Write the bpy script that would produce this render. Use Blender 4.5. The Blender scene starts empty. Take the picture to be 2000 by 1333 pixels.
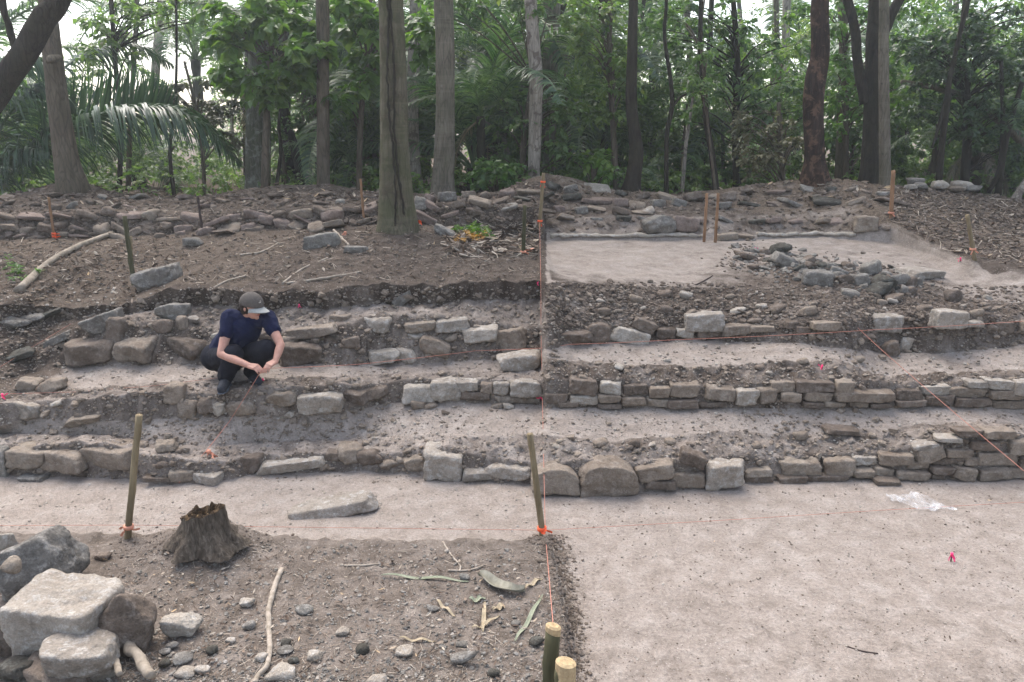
import bpy, math, random
import numpy as np
from mathutils import Vector, Matrix
from mathutils.bvhtree import BVHTree

scene = bpy.context.scene
col = scene.collection
rad = math.radians

# ------------------------------------------------------------------ camera
FPX = 1500.0; PITCH = rad(15.5); CAM_H = 2.8
cam_data = bpy.data.cameras.new("camera")
cam_data.sensor_width = 36.0
cam_data.lens = 36.0 * FPX / 2000.0
cam_data.clip_start = 0.05
cam_data.clip_end = 2000
cam = bpy.data.objects.new("camera", cam_data)
col.objects.link(cam)
cam.location = (0, 0, CAM_H)
cam.rotation_euler = (math.pi / 2 - PITCH, 0, 0)
scene.camera = cam

# ------------------------------------------------------------------ sky, sun, exposure
SUN_EL = rad(57); SUN_AZ = rad(-25)
world = bpy.data.worlds.new("World"); scene.world = world
world.use_nodes = True
wn = world.node_tree.nodes; wl = world.node_tree.links
sky = wn.new('ShaderNodeTexSky'); sky.sky_type = 'NISHITA'; sky.sun_disc = False
sky.sun_elevation = SUN_EL; sky.sun_rotation = SUN_AZ
sky.air_density = 1.0; sky.dust_density = 3.5; sky.ozone_density = 0.2; sky.altitude = 200
wn['Background'].inputs['Strength'].default_value = 0.15
hs = wn.new('ShaderNodeHueSaturation'); hs.inputs['Saturation'].default_value = 0.68   # thin overcast
wl.new(sky.outputs['Color'], hs.inputs['Color']); wl.new(hs.outputs['Color'], wn['Background'].inputs['Color'])
sun_d = bpy.data.lights.new("sun", 'SUN'); sun_d.energy = 1.9; sun_d.angle = rad(50); sun_d.color = (1.0, 0.935, 0.87)
sun = bpy.data.objects.new("sun", sun_d); col.objects.link(sun)
sdir = Vector((math.sin(SUN_AZ) * math.cos(SUN_EL), math.cos(SUN_AZ) * math.cos(SUN_EL), math.sin(SUN_EL)))
sun.rotation_euler = sdir.to_track_quat('Z', 'Y').to_euler()
scene.view_settings.view_transform = 'Standard'
scene.view_settings.look = 'None'
scene.view_settings.gamma = 1
scene.view_settings.exposure = 1.58
scene.render.engine = 'CYCLES'
scene.cycles.max_bounces = 6
scene.cycles.transparent_max_bounces = 12
scene.cycles.volume_bounces = 1
scene.cycles.use_denoising = True

# ------------------------------------------------------------------ picture helpers
_cp, _sp = math.cos(PITCH), math.sin(PITCH)
def ray(px, py):
    """direction from the eye through a photo pixel, scaled so that depth along the axis is 1"""
    u = (px - 1000.0) / FPX; v = (py - 666.5) / FPX
    return np.array([u, _cp - v * _sp, -_sp - v * _cp])
def atz(px, py, z):
    d = ray(px, py); t = (z - CAM_H) / d[2]; return np.array([0, 0, CAM_H]) + d * t
def aty(px, py, Y):
    d = ray(px, py); t = Y / d[1]; return np.array([0, 0, CAM_H]) + d * t
def mpp(p):
    """metres per photo pixel at a world point"""
    return (p[1] * _cp + (CAM_H - p[2]) * _sp) / FPX

# ------------------------------------------------------------------ noise
_rs = np.random.RandomState(7)
_perm = _rs.permutation(512).astype(np.int64); _perm = np.concatenate([_perm, _perm])
_g3 = _rs.normal(size=(512, 3)); _g3 /= np.linalg.norm(_g3, axis=1)[:, None]
def perlin(p):
    p = np.asarray(p, dtype=float); i = np.floor(p).astype(np.int64); f = p - i
    w = f * f * f * (f * (f * 6 - 15) + 10); out = 0
    for dx in (0, 1):
        for dy in (0, 1):
            for dz in (0, 1):
                h = _perm[(_perm[(_perm[(i[:, 0] + dx) & 511] + i[:, 1] + dy) & 511] + i[:, 2] + dz) & 511]
                d = f - np.array([dx, dy, dz])
                g = (_g3[h] * d).sum(1)
                ww = (w[:, 0] if dx else 1 - w[:, 0]) * (w[:, 1] if dy else 1 - w[:, 1]) * (w[:, 2] if dz else 1 - w[:, 2])
                out = out + g * ww
    return out
def fbm(p, freq, octs=4, gain=0.5, ridge=False):
    s = 0; a = 1.0; p = np.asarray(p) * freq
    for k in range(octs):
        n = perlin(p + 17.3 * k)
        if ridge: n = 0.35 - np.abs(n)
        s = s + a * n; a *= gain; p = p * 2.03
    return s

# ------------------------------------------------------------------ mesh and object helpers
def mesh_from(name, V, F, smooth=True, attr=None):
    """V: Nx3 array; F: list of index arrays, each (n, k)"""
    me = bpy.data.meshes.new(name)
    V = np.asarray(V, dtype=np.float32)
    if isinstance(F, np.ndarray): F = [F]
    F = [np.asarray(f, dtype=np.int32) for f in F if len(f)]
    me.vertices.add(len(V)); me.vertices.foreach_set('co', V.ravel())
    li = np.concatenate([f.ravel() for f in F]); tot = np.concatenate([np.full(len(f), f.shape[1], dtype=np.int32) for f in F])
    st = np.concatenate([[0], np.cumsum(tot)[:-1]]).astype(np.int32)
    me.loops.add(len(li)); me.loops.foreach_set('vertex_index', li)
    me.polygons.add(len(tot)); me.polygons.foreach_set('loop_start', st); me.polygons.foreach_set('loop_total', tot)
    me.polygons.foreach_set('use_smooth', np.full(len(tot), bool(smooth)))
    me.update(calc_edges=True); me.validate()
    if attr:
        for k, a in attr.items():
            at = me.attributes.new(k, 'FLOAT', 'POINT'); at.data.foreach_set('value', np.asarray(a, dtype=np.float32))
    return me
def obj(name, me, mat, parent=None, loc=None):
    o = bpy.data.objects.new(name, me); col.objects.link(o)
    if mat is not None and me is not None and len(me.materials) == 0: me.materials.append(mat)
    if parent is not None: o.parent = parent
    if loc is not None: o.location = Vector([float(c) for c in loc])
    return o
def tag(o, label, cat, group=None):
    o['label'] = label; o['category'] = cat
    if group: o['group'] = group
    return o
def empty(name, loc, label, cat, group=None):
    o = bpy.data.objects.new(name, None); col.objects.link(o); o.location = Vector([float(c) for c in loc])
    o.empty_display_size = 0.1
    return tag(o, label, cat, group)
class MB:
    """collects shapes into one mesh"""
    def __init__(s): s.V = []; s.Q = []; s.T = []; s.n = 0
    def add(s, V, Q=None, T=None):
        V = np.asarray(V, dtype=float)
        if Q is not None and len(Q): s.Q.append(np.asarray(Q) + s.n)
        if T is not None and len(T): s.T.append(np.asarray(T) + s.n)
        s.V.append(V); s.n += len(V)
    def mesh(s, name, smooth=True):
        F = []
        if s.Q: F.append(np.concatenate(s.Q))
        if s.T: F.append(np.concatenate(s.T))
        return mesh_from(name, np.concatenate(s.V), F, smooth)
def tube(path, radii, n=10, cap=True, wob=None):
    """tapered tube along a path; returns V, Q, T"""
    P = np.asarray(path, dtype=float); m = len(P); R = np.broadcast_to(np.asarray(radii, dtype=float), (m,))
    tg = np.gradient(P, axis=0); tg /= np.linalg.norm(tg, axis=1)[:, None] + 1e-9
    up = np.array([0, 0, 1.0]) if abs(tg[0][2]) < 0.9 else np.array([1.0, 0, 0])
    a = np.cross(tg[0], up); a /= np.linalg.norm(a); V = []
    ang = np.linspace(0, 2 * np.pi, n, endpoint=False)
    for i in range(m):
        a = a - tg[i] * a.dot(tg[i]); a /= np.linalg.norm(a) + 1e-9; b = np.cross(tg[i], a)
        r = R[i] * (1 if wob is None else wob[i])
        V.append(P[i] + (np.cos(ang) * r)[:, None] * a + (np.sin(ang) * r)[:, None] * b)
    V = np.concatenate(V)
    i, j = np.meshgrid(np.arange(m - 1), np.arange(n), indexing='ij'); j2 = (j + 1) % n
    Q = np.stack([i * n + j, i * n + j2, (i + 1) * n + j2, (i + 1) * n + j], -1).reshape(-1, 4)
    T = []
    if cap:
        V = np.concatenate([V, P[:1], P[-1:]]); c0 = m * n; c1 = c0 + 1
        k = np.arange(n); k2 = (k + 1) % n
        T = np.concatenate([np.stack([np.full(n, c0), k2, k], 1), np.stack([np.full(n, c1), (m - 1) * n + k, (m - 1) * n + k2], 1)])
    return V, Q, T
def smooth_path(pts, n=24):
    """Catmull-Rom through points (rows may carry extra columns such as a radius)"""
    P = np.asarray(pts, dtype=float)
    if len(P) == 2: P = np.array([P[0], (P[0] + P[1]) / 2, P[1]])
    Q = np.vstack([2 * P[0] - P[1], P, 2 * P[-1] - P[-2]]); out = []
    for t in np.linspace(0, len(P) - 1 - 1e-6, n):
        k = int(t); f = t - k; a, b, c, d = Q[k:k + 4]
        out.append(0.5 * (2 * b + (c - a) * f + (2 * a - 5 * b + 4 * c - d) * f * f + (3 * b - a - 3 * c + d) * f ** 3))
    return np.array(out)

# ------------------------------------------------------------------ materials
class NT:
    def __init__(s, name):
        s.m = bpy.data.materials.new(name); s.m.use_nodes = True
        s.t = s.m.node_tree; s.n = s.t.nodes; s.l = s.t.links; s.p = s.n['Principled BSDF']
    def new(s, ty, **kw):
        x = s.n.new(ty)
        for k, v in kw.items():
            if k.startswith('i_'): x.inputs[k[2:].replace('_', ' ')].default_value = v
            else: setattr(x, k, v)
        return x
    def noise(s, vec, scale, detail=4, rough=0.6, dist=0.0):
        x = s.new('ShaderNodeTexNoise'); x.inputs['Scale'].default_value = scale; x.inputs['Detail'].default_value = detail
        x.inputs['Roughness'].default_value = rough; x.inputs['Distortion'].default_value = dist
        s.l.new(vec, x.inputs['Vector']); return x.outputs['Fac']
    def voro(s, vec, scale, feature='F1', out='Distance', rnd=1.0):
        x = s.new('ShaderNodeTexVoronoi', feature=feature); x.inputs['Scale'].default_value = scale
        x.inputs['Randomness'].default_value = rnd
        s.l.new(vec, x.inputs['Vector']); return x.outputs[out]
    def ramp(s, fac, stops, interp='LINEAR'):
        x = s.new('ShaderNodeValToRGB'); e = x.color_ramp.elements; x.color_ramp.interpolation = interp
        while len(e) < len(stops): e.new(0.5)
        for k, (p, c) in enumerate(stops):
            e[k].position = p; e[k].color = (c, c, c, 1) if isinstance(c, (int, float)) else (*c, 1)
        s.l.new(fac, x.inputs['Fac']); return x.outputs['Color']
    def mix(s, fac, a, b, mode='MIX'):
        x = s.new('ShaderNodeMix', data_type='RGBA', blend_type=mode)
        for sock, v in ((x.inputs[0], fac), (x.inputs[6], a), (x.inputs[7], b)):
            if isinstance(v, (int, float)): sock.default_value = v
            elif isinstance(v, tuple): sock.default_value = (*v, 1)
            else: s.l.new(v, sock)
        return x.outputs[2]
    def math(s, op, a, b=0.0, clamp=False):
        x = s.new('ShaderNodeMath', operation=op, use_clamp=clamp)
        for sock, v in ((x.inputs[0], a), (x.inputs[1], b)):
            if isinstance(v, (int, float)): sock.default_value = v
            else: s.l.new(v, sock)
        return x.outputs[0]
    def attr(s, name): return s.new('ShaderNodeAttribute', attribute_name=name).outputs['Fac']
    def bump(s, h, strength, dist, prev=None):
        x = s.new('ShaderNodeBump'); x.inputs['Strength'].default_value = strength; x.inputs['Distance'].default_value = dist
        s.l.new(h, x.inputs['Height'])
        if prev is not None: s.l.new(prev, x.inputs['Normal'])
        return x.outputs['Normal']
    def coord(s, kind='Object', scale=None, rnd=False):
        v = s.new('ShaderNodeTexCoord').outputs[kind]
        if rnd:
            oi = s.new('ShaderNodeObjectInfo'); ad = s.new('ShaderNodeVectorMath', operation='ADD')
            m = s.math('MULTIPLY', oi.outputs['Random'], 57.0); cx = s.new('ShaderNodeCombineXYZ')
            for i in range(3): s.l.new(m, cx.inputs[i])
            s.l.new(v, ad.inputs[0]); s.l.new(cx.outputs[0], ad.inputs[1]); v = ad.outputs[0]
        if scale:
            mp = s.new('ShaderNodeVectorMath', operation='MULTIPLY'); s.l.new(v, mp.inputs[0]); mp.inputs[1].default_value = scale; v = mp.outputs[0]
        return v
    def fin(s, color, rough=0.9, normal=None, spec=0.2):
        if isinstance(color, tuple): s.p.inputs['Base Color'].default_value = (*color, 1)
        else: s.l.new(color, s.p.inputs['Base Color'])
        s.p.inputs['Roughness'].default_value = rough; s.p.inputs['Specular IOR Level'].default_value = spec
        if normal is not None: s.l.new(normal, s.p.inputs['Normal'])
        return s.m

def stone_mat(name, c1, c2, spot=(0.5, 0.46, 0.42), lichen=0.35, dark=None, bump=1.0):
    t = NT(name); v = t.coord('Object', rnd=True)
    a = t.noise(v, 5, 5, 0.65, 0.4); base = t.ramp(a, [(0.3, c1), (0.68, c2)])
    oi = t.new('ShaderNodeObjectInfo').outputs['Random']
    base = t.mix(0.8, base, t.ramp(oi, [(0, (0.80, 0.78, 0.77)), (0.5, (0.97, 0.93, 0.90)), (1, (1.08, 1.07, 1.05))]), 'MULTIPLY')
    s1 = t.ramp(t.noise(v, 16, 6, 0.75), [(0.50, 0.0), (0.64, 1.0)])
    base = t.mix(t.math('MULTIPLY', s1, lichen), base, spot)
    d1 = t.ramp(t.noise(v, 9, 5, 0.7, 1.0), [(0.55, 0.0), (0.72, 1.0)])
    base = t.mix(t.math('MULTIPLY', d1, 0.55), base, dark or tuple(c * 0.45 for c in c1))
    base = t.mix(0.5, base, t.ramp(t.noise(v, 90, 3, 0.7), [(0.3, 0.55), (0.7, 1.35)]), 'MULTIPLY')
    n = t.bump(t.noise(v, 22, 6, 0.7), 0.9 * bump, 0.03)
    n = t.bump(t.noise(v, 120, 3, 0.7), 0.7 * bump, 0.008, n)
    return t.fin(base, 0.92, n)
M = {}
M['pale'] = stone_mat('limestone_pale', (0.261, 0.226, 0.187), (0.400, 0.361, 0.313), (0.539, 0.513, 0.479), 0.6)
M['buff'] = stone_mat('limestone_buff', (0.174, 0.137, 0.106), (0.296, 0.251, 0.204), (0.418, 0.374, 0.326), 0.392)
M['brown'] = stone_mat('limestone_dirty', (0.100, 0.078, 0.061), (0.204, 0.165, 0.135), (0.348, 0.304, 0.270), 0.392)
M['rose'] = stone_mat('limestone_reddish', (0.157, 0.117, 0.097), (0.261, 0.209, 0.181), (0.348, 0.296, 0.270), 0.4)
M['grey'] = stone_mat('limestone_grey', (0.131, 0.120, 0.106), (0.252, 0.237, 0.213), (0.400, 0.378, 0.348), 0.6)
M['dark'] = stone_mat('limestone_mossy', (0.042, 0.039, 0.032), (0.109, 0.100, 0.085), (0.217, 0.226, 0.204), 0.392)

def simple(name, c1, c2, scale=30, rough=0.9, bump=0.4, bd=0.004, stretch=None, spec=0.2, rnd=True):
    t = NT(name); v = t.coord('Object', stretch, rnd)
    n = t.noise(v, scale, 5, 0.65); return t.fin(t.ramp(n, [(0.3, c1), (0.7, c2)]), rough, t.bump(n, bump, bd), spec)
# ------------------------------------------------------------------ the ground: one sheet lofted through the terraces
PXS = np.arange(-900, 2901, 4.0)
def line(left, right, jump):
    lx = [p[0] for p in left] + [jump - 3]; ly = [p[1] for p in left]; ly.append(np.interp(jump - 3, lx[:-1], ly))
    rx = [jump + 3] + [p[0] for p in right]; ry = [p[1] for p in right]; ry.insert(0, np.interp(jump + 3, rx[1:], ry))
    return np.interp(PXS, lx + rx, ly + ry)
def side(l, r, jump): return np.where(PXS < jump, l, r)
def solve(py, Y=None, Z=None):
    u = (PXS - 1000) / FPX; v = (py - 666.5) / FPX; dy = _cp - v * _sp; dz = -_sp - v * _cp
    t = (Z - CAM_H) / dz if Z is not None else Y / dy
    return np.stack([u * t, dy * t, CAM_H + dz * t], 1)
L = {}
L[1] = [(0,928),(50,932),(150,932),(250,937),(300,947),(400,946),(450,938),(500,925),(600,925),(700,920),(780,926),(840,932),(900,938),(1030,945),(1060,958)]
L[2] = [(0,868),(50,878),(100,872),(150,864),(200,868),(300,892),(400,905),(500,892),(560,888),(680,882),(760,888),(830,882),(870,874),(950,895),(1060,908)]
L[3] = [(0,848),(200,852),(300,868),(400,873),(500,866),(700,858),(800,850),(900,850),(1060,850)]
L[4] = [(0,832),(60,817),(200,824),(350,817),(470,815),(560,810),(650,808),(760,787),(900,787),(1060,793)]
L[5] = [(0,792),(60,787),(150,782),(330,762),(420,772),(470,762),(560,757),(650,752),(700,755),(780,744),(850,742),(900,744),(1060,746)]
L[6] = [(0,772),(330,748),(500,742),(800,731),(1060,724)]
L[7] = [(0,738),(130,717),(250,716),(400,713),(560,712),(700,715),(800,712),(950,706),(1060,697)]
L[8] = [(0,690),(60,690),(140,645),(230,632),(330,638),(420,648),(560,652),(650,642),(720,618),(860,618),(940,635),(1060,640)]
L[9] = [(0,612),(230,622),(330,600),(420,600),(560,603),(700,600),(800,596),(900,590),(1060,584)]
L[10] = [(0,596),(230,602),(330,566),(420,566),(520,572),(600,570),(700,560),(800,556),(900,554),(1060,548)]
L[11] = [(0,472),(100,468),(200,465),(300,462),(400,456),(500,450),(700,447),(800,447),(900,452),(1060,470)]
L[13] = [(0,425),(200,415),(400,425),(500,412),(700,405),(800,410),(900,400),(1060,405)]
L[14] = [(-300,392),(0,384),(100,368),(140,362),(200,374),(260,384),(400,384),(470,372),(540,365),(640,360),(700,372),(830,382),(900,384),(960,378),(1000,366),(1040,352),(1060,348)]
R = {}
R[1] = [(1060,962),(1240,963),(1400,952),(1500,940),(1620,934),(1800,936),(1950,934),(2000,931)]
R[2] = [(1060,907),(1130,902),(1240,905),(1300,903),(1400,893),(1520,896),(1640,892),(1740,882),(1800,868),(1880,848),(1970,840),(2000,850)]
R[3] = [(1060,850),(1200,862),(1400,843),(1560,848),(1700,835),(1880,828),(2000,832)]
R[4] = [(1060,797),(1300,798),(1500,798),(1700,797),(1900,795),(2000,797)]
R[5] = [(1060,745),(1110,740),(1340,750),(1420,754),(1500,752),(1560,744),(1660,744),(1760,754),(1860,752),(1900,742),(2000,738)]
R[6] = [(1060,695),(1120,706),(1250,714),(1400,716),(1500,708),(1640,704),(1720,738),(1800,733),(2000,724)]
R[7] = [(1060,690),(1100,675),(1200,671),(1320,666),(1500,668),(1600,676),(1720,688),(1850,690),(2000,674)]
R[8] = [(1100,640),(1200,636),(1340,622),(1500,634),(1640,628),(1720,622),(1840,612),(2000,625)]
R[9] = [(1070,592),(1200,590),(1400,590),(1600,600),(1800,604),(2000,610)]
R[10] = [(1070,553),(1200,556),(1400,562),(1600,578),(1800,588),(2000,592)]
R[11] = [(1070,471),(1200,470),(1400,470),(1600,464),(1700,470),(1740,474),(1830,502),(1900,525),(2000,548)]
R[12] = [(1070,456),(1200,461),(1400,459),(1600,454),(1690,448),(1740,440),(1830,488),(1900,512),(2000,536)]
R[13] = [(1070,430),(1200,420),(1400,425),(1600,414),(1700,402),(1740,405),(1900,448),(2000,462)]
R[14] = [(1060,348),(1120,354),(1200,372),(1300,380),(1400,373),(1500,357),(1600,347),(1700,358),(1800,366),(1900,378),(2000,390),(2300,392)]
J = {1:1062,2:1062,3:1062,4:1062,5:1062,6:1060,7:1060,8:1060,9:1059,10:1062,11:1062,12:1062,13:1060,14:1061}
B = {}
_jg = perlin(np.stack([PXS / 55, 0 * PXS, 0 * PXS + 3], 1)) * 15 + perlin(np.stack([PXS / 17, 0 * PXS, 0 * PXS + 9], 1)) * 6
B[1] = solve(line(L[1], R[1], J[1]), Z=0.0)
B[2] = solve(line(L[2], R[2], J[2]), Y=B[1][:, 1] + 0.07)
B[3] = solve(line(L[3], R[3], J[3]), Y=B[1][:, 1] + 0.36)
B[4] = solve(line(L[4], R[4], J[4]), Z=np.maximum(B[3][:, 2] + 0.03, side(0.35, 0.40, 1062)))
B[5] = solve(line(L[5], R[5], J[5]), Y=B[4][:, 1] + 0.06)
B[6] = solve(line(L[6], R[6], J[6]), Y=B[4][:, 1] + 0.33)
B[7] = solve(line(L[7], R[7], J[7]), Z=B[6][:, 2] + side(0.03, 0.05, 1060))
B[7][:, 1] = np.maximum(B[7][:, 1], B[6][:, 1] + 0.1)
B[8] = solve(line(L[8], R[8], J[8]), Y=B[7][:, 1] + side(0.24, 0.10, 1060))
B[9] = solve(line(L[9], R[9], J[9]) + side(_jg * .8, 0, 1059), Y=B[8][:, 1] + side(0.42, 0.30, 1059))
B[10] = solve(line(L[10], R[10], J[10]) + side(_jg, 0, 1062), Y=B[9][:, 1] + side(-0.03, 0.33, 1062))
zb = np.interp(PXS, [1060, 1700, 1830, 1900, 2000], [1.25, 1.25, 1.2, 1.16, 1.12])
py11 = line(L[11], R[11], J[11])
B[11] = np.where((PXS < J[11])[:, None], solve(py11, Y=np.interp(PXS, [0, 1060], [10.3, 10.6])), solve(py11, Z=zb))
B[12] = solve(line(L[11], R[12], J[12]) - side(2, 0, J[12]), Y=B[11][:, 1] + 0.08)
B[13] = solve(line(L[13], R[13], J[13]), Y=B[12][:, 1] + np.interp(PXS, [1060, 1064, 1700, 1900, 2000], [0.22, 0.45, 0.5, 1.9, 2.6]))
B[14] = solve(line(L[14], R[14], J[14]), Y=np.interp(PXS, [0, 1060, 1070, 2000], [12.3, 12.6, 13.2, 13.2]))
B[15] = B[14] * [1.14, 1.14, 1]; B[15][:, 2] = B[14][:, 2] - 0.35
B[16] = B[14] * [1.7, 1.7, 1]; B[16][:, 2] = 1.35
B[17] = B[14] * [2.6, 2.6, 1]; B[17][:, 2] = 1.25
# columns at fixed X
XS = np.concatenate([-np.geomspace(150, 9.3, 34), np.arange(-9.2, 9.2, 0.023), np.geomspace(9.3, 150, 34)])
def cut_edges(Xa, Ya):
    """how far inside the unexcavated block at the near left a point lies (metres, positive inside)"""
    e = [atz(px, py, 0.14) for px, py in ((1074,1046),(1088,1100),(1104,1180),(1112,1260),(1114,1333),(1114,1500))]
    xe = np.interp(Ya, [p[1] for p in e][::-1], [p[0] for p in e][::-1])
    f = [atz(px, py, 0.14) for px, py in ((-600,1030),(0,1036),(300,1040),(480,1045),(700,1050),(1000,1050),(1075,1046))]
    ye = np.interp(Xa, [p[0] for p in f], [p[1] for p in f])
    return np.minimum(xe - Xa, ye - Ya)
P3 = lambda X, Y, Z=0.0: np.stack([X.ravel(), Y.ravel(), np.broadcast_to(Z, X.shape).ravel()], 1)
BK = {}
for k in range(1, 18):
    b = B[k]; o = np.argsort(b[:, 0]); BK[k] = (np.interp(XS, b[o, 0], b[o, 1]), np.interp(XS, b[o, 0], b[o, 2]))
rowsY, rowsZ, amp, pale = [], [], [], []
RX = XS > 0.33
nearY = np.concatenate([np.linspace(-60, 1.6, 26)[:-1], np.linspace(1.6, 5.0, 160)])
for y in nearY:
    rowsY.append(np.full_like(XS, y)); rowsZ.append(np.zeros_like(XS)); amp.append(np.full_like(XS, 0.010)); pale.append(np.where(RX, np.interp(y, [2.6, 5.0], [0.52, 0.86]), 0.98))
# segments: steps, (roughness left, right), (pale left, right)
SEG = {1:(9,(.05,.02),(.40,.4)), 2:(16,(.075,.09),(.62,.5)), 3:(34,(.022,.022),(.8,.86)), 4:(9,(.06,.02),(.35,.35)), 5:(16,(.075,.10),(.45,.28)),
       6:(22,(.02,.025),(.8,.78)), 7:(12,(.08,.04),(.32,.25)), 8:(20,(.075,.08),(.45,.22)), 9:(12,(.07,.05),(.14,.18)), 10:(110,(.035,.012),(.03,.80)),
       11:(5,(.03,.012),(.05,.8)), 12:(14,(.06,.05),(.12,.35)), 13:(60,(.07,.07),(.10,.14)), 14:(14,(.06,.06),(.0,.0)), 15:(12,(.1,.1),(0,0)), 16:(10,(.1,.1),(0,0))}
y0, z0 = np.full_like(XS, 5.0), np.zeros_like(XS)
for i in range(1, 36):
    f = i / 36; rowsY.append(y0 + (BK[1][0] - y0) * f); rowsZ.append(z0 * 1); amp.append(np.full_like(XS, 0.010)); pale.append(np.where(RX, 0.92, 1.0))
for k, (n, a, p) in SEG.items():
    (ya, za), (yb, zb2) = BK[k], BK[k + 1]
    for i in range(n):
        f = i / n
        g = f
        if k == 10: g = f
        rowsY.append(ya + (yb - ya) * f); rowsZ.append(za + (zb2 - za) * g)
        w = math.sin(math.pi * min(max(f, .12), .88)) ** .5
        rx = XS > 0.0445 * (rowsY[-1] * _cp + (CAM_H - rowsZ[-1]) * _sp); amp.append(np.where(rx, a[1], a[0]) * w); pale.append(np.where(rx, p[1], p[0]))
rowsY.append(BK[17][0]); rowsZ.append(BK[17][1]); amp.append(np.full_like(XS, .1)); pale.append(np.zeros_like(XS))
rowsY.append(BK[17][0] + 220); rowsZ.append(BK[17][1]); amp.append(np.full_like(XS, .1)); pale.append(np.zeros_like(XS))
GY = np.array(rowsY); GZ = np.array(rowsZ); GA = np.array(amp); GP = np.array(pale); GX = np.broadcast_to(XS, GY.shape).copy()
p0 = P3(GX, GY, 0); nz = lambda f, o=4, off=0.0, rd=False: fbm(p0 + off, f, o, .5, rd).reshape(GY.shape)
# the unexcavated block of soil at the near left
blk = cut_edges(GX + 0.03 * nz(6, 3), GY + 0.02 * nz(5, 3, 9))
bm_ = np.clip(blk / 0.055 + 0.5, 0, 1); bm_ = bm_ * bm_ * (3 - 2 * bm_)
GZ = GZ + bm_ * 0.135
inb = np.clip(blk / 0.03 + 0.6, 0, 1); GP = GP * (1 - inb) + 0.20 * inb
edge = np.exp(-((blk - 0.0) / 0.09) ** 2)
GA = GA + 0.012 * inb + 0.02 * edge
def bump_at(c, r, h, soft=1.0):
    global GZ
    GZ = GZ + h * np.exp(-(((GX - c[0]) ** 2 + (GY - c[1]) ** 2) / r ** 2) ** soft)
STUMP = atz(402, 1062, 0.16); bump_at(STUMP, 0.28, 0.17)
TREE4 = aty(776, 452, 10.0)
# soil mound round the big tree, dip right of the heap
bump_at(TREE4, 0.75, 0.10); bump_at(aty(1590, 520, 8.9), 0.5, 0.10); bump_at(aty(1700, 550, 8.6), 0.5, 0.10)
bump_at(aty(1062, 348, 13.0), 0.5, 0.08); bump_at(aty(140, 372, 12.2), 0.5, 0.08)
# rough dug faces and lumps
big = nz(2.2, 3, 31); med = nz(7, 4, 5); rid = nz(11, 3, 77, True); fine = nz(30, 2, 3)
farfade = np.clip((9.2 - np.abs(GX)) / 1.0, 0, 1) * 0.8 + 0.2
GZ = GZ + (GA * (0.7 * med + 0.55 * rid) + 0.25 * GA * fine + 0.035 * big * np.clip((GY - 5.9) / 1.5, 0.15, 1)) * farfade
GY = GY + (GA * 0.9 * nz(9, 3, 55)) * (GA > 0.03)
def ell(px, py, Y, rx, ry): c = aty(px, py, Y); return np.exp(-(((GX - c[0]) / rx) ** 2 + ((GY - c[1]) / ry) ** 2) ** 1.5)
_w = 0.25 * nz(4, 3, 63)
GP = GP * (1 - 0.85 * np.clip(ell(1650, 545, 8.7, 1.35 , .75) + _w * (ell(1650, 545, 8.7, 2.2, 1.3) > .05), 0, 1))
GP = np.where((GX > .4) & (GY > 7.7) & (GY < 10.2), GP * (1 - .8 * np.clip((8.55 + .75 * np.clip((GX - 1.6) / 1.2, 0, 1) * np.clip((5.2 - GX) / .8, 0, 1) + .8 * _w - GY) / .9, 0, 1)), GP)
lf = np.clip(((-4.2 + (GY - 7) * .4) - GX + 1.2 * _w) / .25, 0, 1) * (GY > 6.4) * (GY < 8.2); GP = GP * (1 - .9 * lf)
_b1, _b2 = aty(1735, 452, 11.1), aty(1935, 526, 9.0); _yb = np.interp(GX, [_b1[0], _b2[0], 9], [_b1[1], _b2[1], 7.6])
GP = np.where((GX > _b1[0] - .15) & (GY > _yb - .06 + .2 * _w), 0.04, GP)
GP = np.clip(GP + np.where(GY < 5.8, 0.12, 0.45) * nz(3.1, 3, 12) * (GP > 0.1) + 0.16 * nz(14, 3, 40), 0, 1)
nr, nc = GY.shape
I, Jx = np.meshgrid(np.arange(nr - 1), np.arange(nc - 1), indexing='ij')
GQ = np.stack([I * nc + Jx, I * nc + Jx + 1, (I + 1) * nc + Jx + 1, (I + 1) * nc + Jx], -1).reshape(-1, 4)
GV = np.stack([GX.ravel(), GY.ravel(), GZ.ravel()], 1)
litter = np.clip(((GX > 3.3) & (GY > 8.7) & (GY > 14 - GX * 0.6)) * 1.0 + (GY > 12.4) * .8 + ((GX < -2.8) & (GY > 7.8) & (GY < 10.4)) * 0.45, 0, 1)
g_me = mesh_from('ground', GV, GQ, True, {'pale': GP.ravel(), 'litter': litter.ravel(), 'blk': inb.ravel()})
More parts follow.
